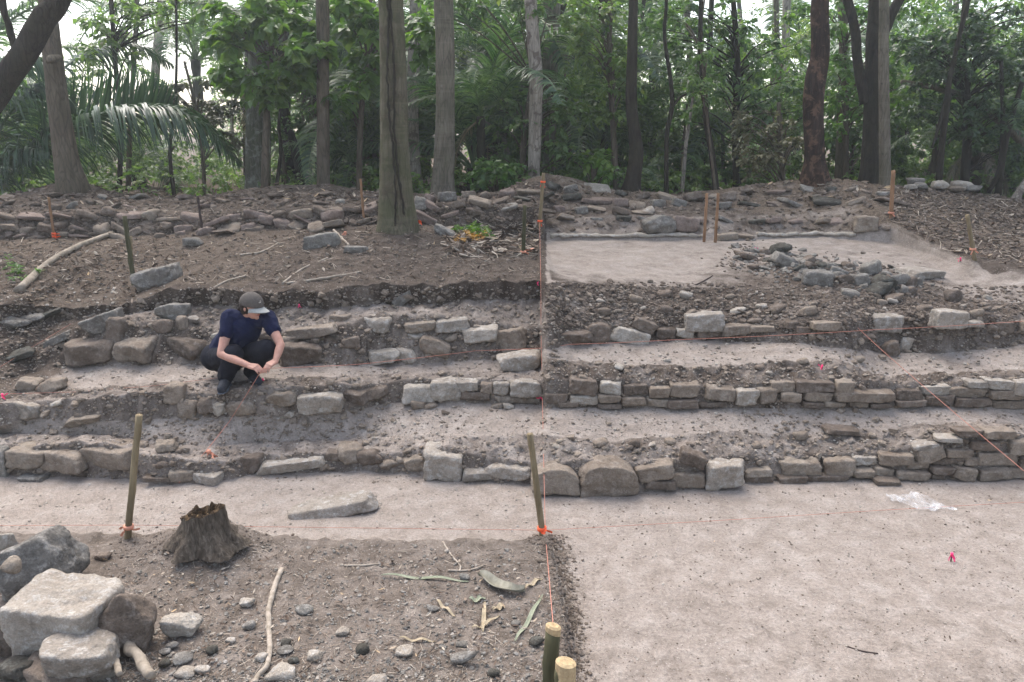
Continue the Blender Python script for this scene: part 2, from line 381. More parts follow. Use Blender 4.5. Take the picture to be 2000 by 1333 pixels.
def ground_mat():
    t = NT('excavated_earth'); v = t.coord('Object')
    n_big = t.noise(v, 1.1, 4, 0.6, 0.5); n_mid = t.noise(v, 6, 6, 0.68, 0.3); n_fin = t.noise(v, 45, 4, 0.75); n_mic = t.noise(v, 190, 3, 0.7)
    pl = t.ramp(n_mid, [(0.28, (0.212, 0.177, 0.150)), (0.5, (0.280, 0.239, 0.208)), (0.72, (0.352, 0.311, 0.277))])
    pl = t.mix(0.6, pl, t.ramp(n_big, [(0.3, (0.93, 0.91, 0.89)), (0.7, (1.05, 1.05, 1.05))]), 'MULTIPLY')
    so = t.ramp(n_mid, [(0.28, (0.042, 0.032, 0.025)), (0.5, (0.078, 0.060, 0.048)), (0.75, (0.145, 0.118, 0.098))])
    bl = t.ramp(n_mid, [(0.28, (0.078, 0.062, 0.049)), (0.5, (0.128, 0.104, 0.086)), (0.75, (0.200, 0.168, 0.143))])
    so = t.mix(t.attr('blk'), so, bl)
    li = t.ramp(t.noise(v, 26, 5, 0.8), [(0.35, (0.05, 0.036, 0.027)), (0.55, (0.13, 0.10, 0.075)), (0.75, (0.27, 0.22, 0.17))])
    so = t.mix(t.attr('litter'), so, li)
    f = t.math('ADD', t.attr('pale'), t.math('MULTIPLY', t.math('SUBTRACT', t.noise(v, 8, 6, 0.75, 0.6), 0.5), 1.1))
    f = t.ramp(f, [(0.12, 0.0), (0.72, 1.0)])
    c = t.mix(f, so, pl)
    # limestone grit
    vd = t.voro(v, 38); g = t.ramp(vd, [(0.16, 1.0), (0.24, 0.0)])
    gm = t.ramp(t.noise(v, 5, 3, 0.7), [(0.42, 0.0), (0.62, 1.0)])
    c = t.mix(t.math('MULTIPLY', t.math('MULTIPLY', g, gm), 0.6), c, (0.44, 0.40, 0.365))
    vd2 = t.voro(v, 95); g2 = t.ramp(vd2, [(0.14, 1.0), (0.22, 0.0)])
    c = t.mix(t.math('MULTIPLY', g2, 0.35), c, (0.43, 0.395, 0.36))
    vd3 = t.voro(v, 60, rnd=0.9); g3 = t.ramp(vd3, [(0.10, 1.0), (0.17, 0.0)])
    c = t.mix(t.math('MULTIPLY', g3, 0.45), c, (0.085, 0.062, 0.05))
    c = t.mix(0.7, c, t.ramp(n_fin, [(0.3, 0.68), (0.7, 1.28)]), 'MULTIPLY')
    c = t.mix(0.5, c, t.ramp(n_mic, [(0.3, 0.7), (0.7, 1.3)]), 'MULTIPLY')
    n = t.bump(n_mid, 0.3, 0.04); n = t.bump(n_fin, 0.8, 0.016, n); n = t.bump(t.math('MAXIMUM', g, g2), 0.5, 0.008, n); n = t.bump(n_mic, 0.5, 0.004, n)
    return t.fin(c, 0.96, n, 0.1)
ground = obj('ground', g_me, ground_mat()); ground['kind'] = 'structure'
_tr = GQ[:, [0, 1, 2]]; _tr2 = GQ[:, [0, 2, 3]]
bvh = BVHTree.FromPolygons([tuple(v) for v in GV.tolist()], GQ.tolist())
def hit(px, py):
    d = ray(px, py); d = Vector(d).normalized()
    loc, nrm, idx, dist = bvh.ray_cast(Vector((0, 0, CAM_H)), d)
    if loc is None: loc = Vector(aty(px, py, 13.0)); nrm = Vector((0, 0, 1))
    return np.array(loc), np.array(nrm)
def zat(x, y):
    loc, nrm, idx, dist = bvh.ray_cast(Vector((x, y, 30)), Vector((0, 0, -1)))
    return (loc.z if loc else 0.0), (np.array(nrm) if nrm else np.array([0, 0, 1.0]))
# ------------------------------------------------------------------ stones
def cube_sphere(n):
    a = np.tan(np.linspace(-np.pi / 4, np.pi / 4, n + 1)); V = []; Q = []; k = 0
    u, w = np.meshgrid(a, a, indexing='ij'); o = np.ones_like(u)
    for f in ((o, u, w), (-o, w, u), (w, o, u), (u, -o, w), (u, w, o), (w, u, -o)):
        V.append(np.stack([c.ravel() for c in f], 1)); i, j = np.meshgrid(np.arange(n), np.arange(n), indexing='ij')
        Q.append((k + np.stack([i * (n + 1) + j, (i + 1) * (n + 1) + j, (i + 1) * (n + 1) + j + 1, i * (n + 1) + j + 1], -1)).reshape(-1, 4)); k += (n + 1) ** 2
    V = np.concatenate(V); Q = np.concatenate(Q)
    key = np.round(V / np.linalg.norm(V, axis=1)[:, None] * 1e4).astype(int)
    _, first, inv = np.unique(key, axis=0, return_index=True, return_inverse=True)
    inv = np.asarray(inv).ravel(); V = V[first]; return V / np.linalg.norm(V, axis=1)[:, None], inv[Q]
CS = {n: cube_sphere(n) for n in (2, 3, 4, 6, 10, 16, 26, 40)}
def stone_shape(w, d, h, style='block', seed=0, n=10, rough=1.0):
    """faceted, weathered stone: w x d x h metres, centred on the origin"""
    r = np.random.RandomState(seed); D, Q = CS[n]
    t = {'block': 0.10, 'slab': 0.12, 'rock': 0.38, 'cobble': 0.9, 'wedge': 0.22}[style]
    N, H = [], []
    for ax in range(3):
        for s in (-1, 1):
            v = np.zeros(3); v[ax] = s; v = v + r.normal(size=3) * t * 0.55; N.append(v / np.linalg.norm(v)); H.append(1.0 * r.uniform(0.90, 1.02))
    extra = {'block': 5, 'slab': 5, 'rock': 11, 'cobble': 18, 'wedge': 7}[style]
    for _ in range(extra):
        v = r.normal(size=3); v /= np.linalg.norm(v)
        far = np.abs(v).sum()
        k = {'block': 0.86, 'slab': 0.84, 'rock': 0.72, 'cobble': 0, 'wedge': 0.76}[style]
        N.append(v); H.append(far * k * r.uniform(0.88, 1.08) if style != 'cobble' else r.uniform(0.92, 1.05))
    N = np.array(N); H = np.array(H); p = {'block': 22, 'slab': 20, 'rock': 16, 'cobble': 5, 'wedge': 20}[style]
    q = np.maximum(D @ N.T, 0) / H; rr = (q ** p).sum(1) ** (-1 / p)
    V = D * rr[:, None] * (np.array([w, d, h]) / 2)
    m = min(w, d, h); ln = V / (np.linalg.norm(V, axis=1)[:, None] + 1e-9); k = 0.35 if style == 'cobble' else 1.0
    V = V + ln * ((fbm(V + seed * 3.1, 1.6 / m * 0.8, 2, .5) * 0.15 + fbm(V + seed, 4.0 / m * 0.8, 4 if n > 12 else 3, .62) * 0.09) * m * k * rough)[:, None]
    return V, Q
SN = [0]
def rotm(rx, ry, rz):
    return np.array((Matrix.Rotation(rz, 3, 'Z') @ Matrix.Rotation(ry, 3, 'Y') @ Matrix.Rotation(rx, 3, 'X')))
LASTP = {}
STONES_AT = []
def put_stone(name, px, py, w, h, mat='buff', style='block', rot=0.0, label=None, cat=None, group=None, parent=None, wall=False, dep=0.8, proud=0.03, n=None, yaw=None, sink=0.12, lift=0.0, tiltx=0.0):
    """px, py, w, h: centre and size in the photo; the stone is laid on the ground it touches there"""
    SN[0] += 1; s = SN[0]; r = random.Random(s * 17 + 3)
    P, nr_ = hit(px, py + h * 0.42); sc = mpp(P)
    g_ = 1.0 if wall else 1.13; wm = w * sc * g_; hm = h * sc * g_
    if wall:
        d = max(wm * 0.5, 0.14); hz = hm * 1.02
        c = P + np.array([0, d / 2 - proud, hz * 0.42]); yw = r.uniform(-0.06, 0.06) if yaw is None else yaw
    else:
        d = wm * dep; hz = max(hm * 0.5, (hm - d * 0.30) / 0.92)
        c = P + np.array([0, d / 2 * 0.55, hz * (0.5 - sink) + lift]); yw = r.uniform(-0.3, 0.3) if yaw is None else yaw
    if n is None: n = 6 if w < 22 else (10 if w < 45 else 16)
    dome = style == 'dome'; V, Q = stone_shape(wm, d, hz, 'block' if dome else style, s, n, .62 if n >= 26 else 1.0)
    if dome: V[:, 2] = np.where(V[:, 2] > -hz * .2, -hz * .2 + (V[:, 2] + hz * .2) * np.sqrt(np.maximum(0.06, 1 - np.abs(V[:, 0] / (wm * .53)) ** 2.6)), V[:, 2])
    o = obj(name, mesh_from(name, V, Q, True), M[mat], None, None)
    R_ = (rad(tiltx), rad(rot), yw)
    if parent is not None:
        o.parent = parent; c = c - np.array(parent.location)
    o.location = Vector(c.tolist()); o.rotation_euler = R_
    if parent is None: tag(o, label, cat or 'stone', group)
    STONES_AT.append((px, py, w, h))
    return o
ORD = ['nearest', 'second', 'third', 'fourth', 'fifth', 'sixth', 'seventh', 'eighth', 'ninth', 'tenth', 'eleventh', 'twelfth', 'thirteenth', 'fourteenth', 'fifteenth', 'sixteenth', 'seventeenth', 'eighteenth', 'nineteenth', 'twentieth']
TONE = {'pale': 'pale cream', 'buff': 'buff', 'brown': 'dirty brown', 'rose': 'reddish brown', 'grey': 'grey', 'dark': 'dark mossy'}

# coursed dry-stone faces right of the centre string: each wall is one thing, its stones are parts
def wall(name, label, stones, P0):
    P, _ = hit(*P0); root = empty(name, P, label, 'stone wall')
    for i, (px, py, w, h, *k) in enumerate(stones):
        mt = k[0] if k else ('buff', 'buff', 'brown', 'buff', 'pale')[(i * 7) % 5]; rot = k[1] if len(k) > 1 else random.Random(i).uniform(-4, 4)
        put_stone('stone', px, py, w, h, mt, 'block', rot, parent=root, wall=True, proud=(k[2] if len(k) > 2 else 0.035 + 0.02 * ((i * 5) % 3)), yaw=None)
    return root
wall('lower_retaining_wall', 'low dry-laid limestone wall rising from the floor at right, lowest of three steps', [
 (1305,912,20,26),(1277,918,74,30,'buff',-10,.07),(1290,944,60,18,'brown'),(1344,936,62,28,'buff',0),(1413,920,76,48,'pale',-6,.11),(1480,920,56,14),(1480,935,62,14),(1350,893,48,26,'brown',20),
 (1545,934,60,13,'brown'),(1562,911,84,28,'buff',0,.06),(1634,910,60,34,'buff',-4,.08),(1610,931,90,13,'brown'),(1687,899,46,18),(1681,921,42,16),(1748,895,70,22,'buff',0,.06),(1723,923,42,20),(1812,884,56,30,'buff',-14,.06),(1802,867,46,9,'pale',-10,.08),
 (1790,908,44,13),(1778,925,62,16),(1867,882,54,17,'buff',2,.06),(1846,898,72,14),(1836,915,50,14,'brown'),(1892,898,26,16),(1830,930,30,9,'brown'),(1877,920,46,24,'buff',8),(1920,868,66,18,'brown'),(1945,895,78,26,'buff'),
 (1936,922,60,20),(1985,921,40,20),(1987,872,52,30,'buff',0,.07),(2012,898,50,22),(1846,855,52,9,'pale',2,.08),(1886,841,54,11,'brown',0,.08),(1945,844,64,17,'buff',3,.08),(2040,925,60,22),(2050,870,70,26),(1730,938,50,9,'brown'),(1645,841,72,10,'brown',4,.06)], (1700, 938))
wall('middle_retaining_wall', 'long coursed wall of squared limestone blocks above the lower terrace, right of the centre string', [
 (1086,778,44,17,'brown'),(1139,753,57,30,'brown',4,.06),(1191,756,43,24),(1240,760,51,20,'brown'),(1286,764,39,21),(1336,760,60,27,'buff',0,.06),(1404,768,57,28,'buff',5,.06),(1455,773,43,30),(1498,771,37,27),(1526,754,45,21),(1587,752,75,21,'brown'),(1645,756,39,30,'buff',0,.09),
 (1137,780,55,18),(1189,776,43,16,'buff'),(1235,782,49,18),(1285,785,46,15),(1330,786,62,15,'brown'),(1188,791,46,9,'brown'),(1390,789,60,10,'brown'),(1542,773,43,17),(1596,773,59,19),(1688,771,116,22,'buff',0,.10),(1584,788,42,10,'brown'),(1627,788,44,10),
 (1675,789,40,11),(1716,789,40,10,'brown'),(1771,769,50,21),(1824,762,56,18),(1774,785,54,13,'brown'),(1832,780,58,18,'brown'),(1890,765,74,19),(1901,747,38,13,'pale',0,.08),(1945,748,54,18,'pale',3,.08),(1987,754,32,28,'pale',0,.10),(1960,769,66,18,'buff'),(1897,784,74,17,'brown'),(1966,789,62,16,'buff'),
 (2030,765,60,26),(2040,788,60,16,'brown'),(1110,790,40,10,'brown')], (1500, 800))
wall('upper_retaining_wall', 'short broken course of limestone blocks under the dark slope at right, highest step', [
 (1375,627,76,32,'pale',-2,.12),(1382,649,52,17,'brown'),(1337,650,37,17),(1437,643,56,20,'buff',-5,.08),(1488,642,46,12,'buff',0,.06),(1300,650,40,20,'brown'),(1568,645,26,13),(1610,635,54,17,'buff',-2,.08),(1545,634,26,14,'brown'),(1727,630,60,32,'pale',0,.10),
 (1844,620,68,36,'pale',2,.16),(1897,631,36,12,'pale',2,.08),(1960,640,40,22,'brown'),(2020,636,60,24),(1258,636,48,22,'brown',22,.06)], (1500, 668))

# single stones, each with what sets it apart
S = [
 # lower step, left of the string
 (1084,934,94,58,'buff','dome',0,'wide round-shouldered upright slab set right behind the centre string on the pale floor','w',.10),
 (1185,931,118,64,'buff','dome',0,'broad dome-topped slab, largest facing stone right of the centre string','w',.10),
 (871,903,70,66,'pale','block',2,'tall pale wedge block in the lower step, left of the leaning centre stake',None,.9),
 (933,920,56,32,'pale','block',0,'low pale block between the tall wedge block and the triangular topped one',None,.9),
 (1000,917,78,40,'pale','wedge',0,'triangular-topped pale block just left of the leaning centre stake',None,.7),
 (53,888,66,48,'buff','block',4,'square buff block in the lower step near the left edge of the picture',None,.9),
 (131,893,76,50,'buff','wedge',-8,'tilted buff block in the lower step, second from the left edge',None,.8),
 (217,890,98,54,'buff','rock',2,'long lumpy buff boulder in the lower step just left of the leaning wooden stake',None,.6),
 (5,905,26,58,'grey','block',0,'narrow grey stone of the lower step cut by the left picture edge',None,.8),
 (61,933,46,14,'grey','slab',0,'thin flat slab lying on the floor under the square buff block',None,.7),
 (151,920,30,22,'brown','rock',0,'small brown stone fallen below the tilted buff block of the lower step',None,.8),
 (323,873,34,26,'buff','rock',0,'small rounded stone in the dirt bank just right of the leaning wooden stake',None,.8),
 (355,926,44,30,'buff','block',0,'small squarish stone at the foot of the lower step, left of the orange string tangle',None,.7),
 (406,931,48,28,'pale','block',2,'small pale block at the foot of the lower step, right of the orange string tangle',None,.8),
 (308,932,44,15,'brown','slab',8,'flat brown sliver half buried at the foot of the lower step, above the stump',None,.7),
 (565,900,118,40,'pale','slab',-4,'long flat pale slab with jagged front in the lower step, above the white slab',None,.6),
 (492,905,34,38,'brown','block',0,'small upright brown stone at the left end of the long flat slab',None,.8),
 (648,890,30,24,'brown','rock',0,'small brown stone between the long flat slab and the rounded block',None,.8),
 (683,885,44,38,'buff','rock',6,'rounded buff block just right of the long flat slab in the lower step',None,.9),
 (722,893,40,36,'brown','rock',0,'lumpy brown stone midway along the lower step, right of the rounded buff block',None,.8),
 (760,905,36,24,'buff','rock',0,'small buff rubble stone in the lower step, third left of the tall wedge block',None,.8),
 (808,903,38,32,'buff','rock',-8,'small angular stone immediately left of the tall pale wedge block',None,.8),
 # middle step, left of the string
 (816,762,62,44,'pale','wedge',0,'large pale five-sided block at the left end of the neat middle course',None,.9),
 (872,760,48,46,'pale','wedge',-8,'pale tapering block beside the large five-sided one in the middle step',None,.9),
 (913,751,47,20,'pale','block',0,'thin pale block topping the middle step, third left of the centre string','w',.07),
 (951,757,24,22,'buff','block',0,'small rounded cube stone in the middle step, left of a smaller twin','w',.05),
 (978,757,30,23,'pale','block',0,'small rounded cube stone touching the long block beside the centre string','w',.06),
 (1026,758,64,30,'pale','block',0,'long pale block of the middle step ending exactly at the centre string','w',.08),
 (928,774,60,17,'brown','slab',0,'flat dirty stone in the lower course under the thin pale block','w',.03),
 (1012,780,94,15,'buff','slab',0,'long low slab under the block that ends at the centre string','w',.03),
 (688,769,50,30,'brown','wedge',12,'tilted brown stone between the flat-topped square block and the five-sided block',None,.8),
 (730,765,46,34,'brown','rock',0,'earth-caked rounded stone in the middle step right of a tilted brown stone',None,.8),
 (626,778,78,56,'pale','block',0,'big flat-topped square block standing out of the middle step, right of the person',None,1.0),
 (556,776,54,40,'buff','rock',0,'rough buff stone just left of the big flat-topped square block',None,.9),
 (470,795,56,40,'buff','rock',-8,'angular buff stone below the person, crossed by the orange string',None,.8),
 (429,796,26,24,'pale','wedge',0,'small pointed pale stone below the crouching person\'s boot',None,.8),
 (366,797,36,38,'buff','rock',0,'upright earthy stone at the foot of the middle step, left of the person',None,.8),
 (342,768,34,42,'buff','block',4,'squared stone standing on end left of the crouching person\'s boot',None,.8),
 (402,790,38,32,'brown','rock',0,'brown lump of stone directly under the crouching person\'s boot',None,.8),
 (48,803,46,36,'pale','rock',0,'pale weathered stone near the left edge between the two lower steps',None,.7),
 (165,815,62,30,'buff','rock',-12,'low sloping stone half buried in the bank above the lower step at left',None,.8),
 (50,752,38,30,'buff','wedge',10,'small tilted stone near the left edge just above the pink pin flag',None,.9),
 (102,752,40,30,'buff','wedge',-10,'small tent-shaped stone left on the terrace, right of a tilted one',None,.8),
 # left end of the upper step
 (176,680,94,64,'brown','wedge',-4,'big brown boulder with a sloping face at the left end of the terrace',None,.9),
 (198,630,64,42,'grey','wedge',-20,'greenish grey slab leaning on top of the big brown boulder',None,.7),
 (228,648,30,52,'brown','block',6,'narrow upright stone wedged at the right of the greenish grey slab',None,.7),
 (264,683,68,56,'buff','rock',6,'large angular buff boulder right of the big brown one',None,.8),
 (338,607,48,38,'grey','rock',0,'rounded grey stone sitting high under the dark scarp left of the person',None,.9),
 (318,638,34,30,'brown','rock',0,'brown stone just below the rounded grey stone left of the person',None,.8),
 (355,632,18,28,'buff','wedge',0,'small upright sliver right of the rounded grey stone',None,.8),
 (376,624,22,16,'pale','rock',0,'small pale stone left of the person\'s shoulder',None,.8),
 (368,672,66,38,'brown','rock',0,'lumpy earth-covered rock just left of the crouching person',None,.8),
 (608,645,92,30,'buff','slab',-10,'long buff slab sloping down to the left behind the crouching person',None,.5),
 (586,688,72,50,'brown','slab',0,'thick flat-topped stone with a dark front right beside the person\'s knee',None,.8),
 (738,633,38,34,'pale','wedge',8,'pale tapering block, leftmost of the pale blocks in the upper step',None,.9),
 (820,635,54,27,'buff','block',-3,'low buff block between the tapering block and the rounded pale block',None,.7),
 (883,631,58,37,'pale','block',-3,'rounded pale block of the upper step, left of the box-like block',None,.9),
 (940,648,64,40,'pale','block',-5,'sharp box-like pale block jutting from the upper step left of the centre string',None,.9),
 (998,665,52,48,'buff','wedge',-14,'leaning buff slab beside the dark hole in the upper step',None,.7),
 (850,673,52,36,'buff','wedge',22,'tilted stone lying under the rounded pale block',None,.8),
 (746,694,62,34,'pale','rock',0,'broad pale stone at the foot of the upper step, left of a smaller neighbour',None,.6),
 (794,694,38,32,'pale','rock',0,'smaller pale stone at the foot of the upper step beside the broad one',None,.7),
 (1017,702,80,48,'pale','rock',0,'low mound-like pale boulder touching the centre string below the dark hole',None,.7),
 (664,620,32,16,'buff','slab',0,'small thin stone beside a gritty patch, far left of the upper course',None,.7),
 (684,669,30,26,'brown','rock',0,'small round brown stone in the upper step, left of the tapering block',None,.8),
 (792,577,50,24,'grey','slab',-32,'tilted grey slab sticking out of the dark scarp left of the centre string',None,.6),
 (1120,655,62,36,'brown','rock',0,'wide rough stone just right of the dark hole and the centre string',None,.7),
 (1168,650,42,44,'brown','rock',0,'knobbly brown stone right of the dark hole, second from the centre string',None,.7),
 (1232,655,74,36,'pale','wedge',14,'pale triangular slab in the upper step, fallen forward right of the centre string',None,.6),
 (1741,682,24,34,'brown','wedge',-18,'small stone leaning below the upper step near the diagonal string',None,.8),
 (1769,674,18,30,'pale','wedge',10,'small pale upright stone below the upper step right of the diagonal string',None,.8),
 (1690,655,40,18,'brown','rock',0,'brown lump in the dug face under a square block at right',None,.8),
 # plateau, curb and slope
 (1693,437,36,34,'buff','block',0,'single rounded block standing at the right end of the pale plateau curb',None,.8),
 (1286,440,60,44,'grey','rock',0,'large smooth grey boulder at the back of the plateau left of the twin canes',None,.6),
 (1340,438,44,34,'rose','wedge',10,'angular reddish stone between the grey boulder and the twin canes',None,.7),
 (1418,460,40,20,'buff','block',-3,'long rounded block of the plateau curb just right of the twin canes',None,.8),
 (1455,459,36,16,'buff','rock',4,'low rounded stone next along the plateau curb from the long block',None,.8),
 (1266,412,28,17,'pale','cobble',0,'neat pale oval cobble under the rubble crest, left of the twin canes',None,.8),
 (1803,530,70,28,'pale','slab',2,'flat pale slab lying alone on bare earth right of the grey rubble heap',None,.8),
 (302,540,78,46,'grey','slab',-14,'cracked grey slab lying on the brown slope beside the thicker greenish stake',None,.6),
 (627,470,64,30,'grey','slab',-10,'weathered grey log-like slab on the slope left of the big tree',None,.4),
 (694,486,40,18,'grey','slab',0,'small pale flat stone on the slope left of the big tree',None,.6),
 (374,472,34,22,'grey','rock',0,'lone rounded grey stone on the slope below the dark iron rod',None,.8),
 (830,425,44,22,'rose','slab',26,'flat reddish slab leaning against the foot of the big tree, right side',None,.6),
 (822,398,22,26,'grey','rock',0,'grey stone at the right side of the big tree trunk',None,.8),
 (844,402,34,16,'rose','slab',28,'slim reddish slab above the leaning one right of the big tree',None,.6),
 (868,452,42,20,'grey','slab',28,'pale fallen bark-like slab by the green and orange leaves',None,.5),
 (60,620,44,22,'grey','rock',-8,'grey stone on the left slope above the big brown boulder',None,.8),
 (20,628,44,24,'grey','rock',8,'jagged grey stone on the slope at the left picture edge',None,.8),
 (90,612,50,20,'dark','rock',-20,'dark mossy stone on the left slope beside the greenish slab',None,.7),
 (30,692,56,26,'dark','rock',-16,'dark mossy rock low on the left slope crossed by a pale string',None,.7),
 (112,662,50,22,'grey','slab',-26,'grey slab sloping down left beside the big brown boulder',None,.6),
 # white floor slab and foreground pile
 (1645,985,1,1,None,None,0,None,None,0),
 (58,1112,134,128,'grey','rock',-12,'biggest grey lichened boulder of the near left pile, under a small round cobble',None,.9),
 (122,1222,150,150,'pale','block',3,'large squared pale block in the near left pile, behind a smaller block',None,.8),
 (153,1290,130,106,'pale','rock',4,'rounded pale block in front of the large squared one at bottom left',None,.7),
 (243,1232,104,112,'brown','rock',30,'dark earthy rock right of the pale blocks in the near left pile',None,.7),
 (16,1240,60,90,'brown','wedge',-25,'brown rock at the left edge below the lichened boulder',None,.8),
 (6,1062,30,44,'pale','rock',0,'white stone at the left edge behind the lichened boulder',None,.8),
 (110,1318,110,60,'brown','rock',0,'brown stone at the bottom edge under the pale blocks',None,.8),
 (30,1310,66,50,'dark','rock',0,'dark stone deep in the gap at the bottom left corner',None,.8),
 (350,1222,64,46,'pale','rock',0,'fist-sized white angular stone on the near ground right of the pile',None,.8),
 (548,1316,44,24,'pale','rock',0,'white flat stone at the bottom edge right of the long pale root',None,.8),
]
for a in S:
    px, py, w, h, mt, st, rot, lab, wl_, x = a
    if mt is None: continue
    big = w > 100
    kw = dict(wall=True, proud=x) if wl_ == 'w' else dict(dep=x, proud=0.03)
    nm = {'dome': 'stone_slab', 'slab': 'stone_slab', 'block': 'stone_block', 'rock': 'boulder', 'cobble': 'cobble', 'wedge': 'stone_block'}[st]
    put_stone(nm, px, py, w, h, mt, st, rot, lab, 'stone', n=(40 if w > 90 else None), **kw)
# cobble resting on the lichened boulder
def stone_on(px, py, w, h, Y, mat, style, label, name='cobble', rot=0, group=None):
    SN[0] += 1; P = aty(px, py, Y); s = mpp(P); V, Q = stone_shape(w * s, w * s * .9, h * s, style, SN[0], 10)
    o = obj(name, mesh_from(name, V, Q), M[mat], None, P); o.rotation_euler = (0.2, rad(rot), 0.3); return tag(o, label, 'stone', group)

def loose(rows, where, mats, name='rubble_stone', styles=('rock', 'wedge', 'rock', 'block', 'slab'), group=None, jit=4.0, seed=1, dep=0.8, lm=None, sizes=None, cat='stone'):
    """rows: list of (px list, py at each, w range, h range, row name)"""
    r = random.Random(seed)
    for (x0, x1, f, wr, hr, rn, gap) in rows:
        x = x0; items = []
        while x < x1:
            w = r.uniform(*wr); h = min(r.uniform(*hr), w * .8); y = f(x) + r.uniform(-jit, jit)
            items.append((x + w / 2, y, w, h, r.choice(mats), r.choice(styles), r.gauss(0, 15))); x += w * r.uniform(0.92, 1.05) + r.uniform(0, gap)
        for i, it in enumerate(items):
            px, py, w, h, mt, st, rot = it
            big = 'large' if w > wr[0] + 0.7 * (wr[1] - wr[0]) else ('small' if w < wr[0] + 0.3 * (wr[1] - wr[0]) else 'medium')
            shp = 'flat' if st == 'slab' else ('angular' if st == 'wedge' else 'lumpy')
            # counted from the nearest landmark of this row
            best = None
            for lx, ln in lm:
                rank = sum(1 for q in items if (min(lx, px) < q[0] < max(lx, px))); sd = 'left' if px < lx else 'right'
                if best is None or rank < best[0]: best = (rank, sd, ln)
            o_ = ORD[min(best[0], 19)]
            lab = f"{big} {shp} {TONE[mt]} stone, {rn}, {o_ if o_ != 'nearest' else 'next'} {best[1]} of {best[2]}"
            put_stone(name, px, py, w, h, mt, st, rot, lab, cat, group, dep=dep, n=6, tiltx=r.gauss(-5, 14), lift=r.uniform(-.03, .02))
lm_left = [(105, 'orange-taped rod'), (242, 'green stake'), (391, 'iron rod'), (707, 'thin rod')]
rowf = lambda pts: (lambda x: float(np.interp(x, [p[0] for p in pts], [p[1] for p in pts])))
loose([(0, 735, rowf([(0,424),(250,418),(400,428),(500,418),(740,408)]), (22,54), (15,27), 'top row', 8),
       (0, 735, rowf([(0,444),(250,440),(400,446),(500,434),(740,425)]), (18,50), (12,25), 'middle row', 12),
       (10, 720, rowf([(0,460),(250,455),(400,455),(500,447),(740,436)]), (14,40), (9,20), 'bottom row', 30)],
      'wall', ['rose', 'brown', 'rose', 'buff', 'brown'], group='stones of the collapsed row at the forest edge', seed=4, lm=lm_left)
loose([(0, 735, rowf([(0,402),(250,398),(400,405),(500,395),(740,392)]), (14,34), (8,14), 'slope above row', 66),
       (0, 735, rowf([(0,386),(100,378),(250,386),(400,392),(500,382),(740,380)]), (14,34), (8,13), 'crest above row', 74)],
      'crest', ['brown', 'rose', 'grey', 'brown'], group='stones scattered on the slope above the collapsed row', seed=9, lm=lm_left)
lm_mid = [(815, 'big trunk'), (1024, 'cut stake'), (1060, 'tall stake'), (1378, 'twin canes'), (1590, 'flaky trunk'), (1742, 'corner stake')]
loose([(830, 1420, rowf([(830,386),(960,382),(1060,362),(1200,378),(1420,380)]), (16,50), (12,28), 'crest row', 20),
       (850, 1330, rowf([(830,402),(1060,384),(1200,394),(1330,396)]), (16,52), (11,26), 'second row', 24),
       (860, 1260, rowf([(830,418),(1060,402),(1260,412)]), (14,50), (10,24), 'third row', 26),
       (1090, 1680, rowf([(1090,424),(1400,432),(1680,430)]), (14,34), (10,18), 'low row', 42),
       (1400, 1720, rowf([(1400,398),(1600,392),(1720,395)]), (24,60), (12,18), 'ledge row', 34),
       (1450, 1740, rowf([(1450,374),(1600,366),(1740,374)]), (16,34), (9,16), 'upper row', 40)],
      'crest', ['grey', 'brown', 'dark', 'rose', 'grey', 'buff'], group='stones of the tumbled rubble bank at the back', seed=21, lm=lm_mid)
# pale curb of plaster along the back of the plateau
curb = MB()
for k in range(2):
    pts = [(1075,463),(1130,462),(1200,464),(1300,463),(1372,463)] if k == 0 else [(1478,460),(1540,462),(1600,460),(1672,458)]
    pth = smooth_path([hit(a, b)[0] + np.array([0, 0, .02]) for a, b in pts], 60)
    V, Q, T = tube(pth, 0.045 * (1 + 0.9 * perlin(np.stack([np.arange(60) * .37, np.arange(60) * 0, np.arange(60) * 0 + k], 1))), 8); V[:, 2] = (V[:, 2] - pth[:, 2].mean()) * 0.6 + pth[:, 2].mean()
    V = V + (fbm(V, 7, 3) * 0.03)[:, None]; curb.add(V, Q, T)
tag(obj('plaster_curb', curb.mesh('plaster_curb'), M['pale']), 'thin whitish plaster curb along the back edge of the pale plateau', 'curb')
# grey rubble heap on the plateau edge
hr = random.Random(5)
heap = [(1524,486,38,22,'dark'),(1535,508,44,24,'grey'),(1578,500,34,10,'grey'),(1600,542,56,32,'grey'),(1618,518,40,18,'dark'),(1704,525,38,26,'grey'),(1684,548,26,24,'grey'),(1730,552,40,28,'dark'),(1760,548,36,24,'grey'),(1715,566,50,22,'dark'),(1662,572,32,16,'grey'),(1778,552,26,22,'brown'),(1640,530,30,16,'grey'),(1650,545,28,18,'brown'),(1862,578,26,24,'brown'),(1748,580,34,14,'brown'),(1480,520,24,12,'brown'),(1460,500,40,18,'brown')]
for i in range(46):
    t_ = hr.random(); heap.append((1465 + t_ * 320 + hr.uniform(-15, 15), 500 + t_ * 58 + hr.gauss(0, 12), hr.uniform(10, 26), hr.uniform(7, 16), hr.choice(['grey', 'dark', 'brown', 'grey'])))
hsort = sorted(range(len(heap)), key=lambda i: heap[i][0])
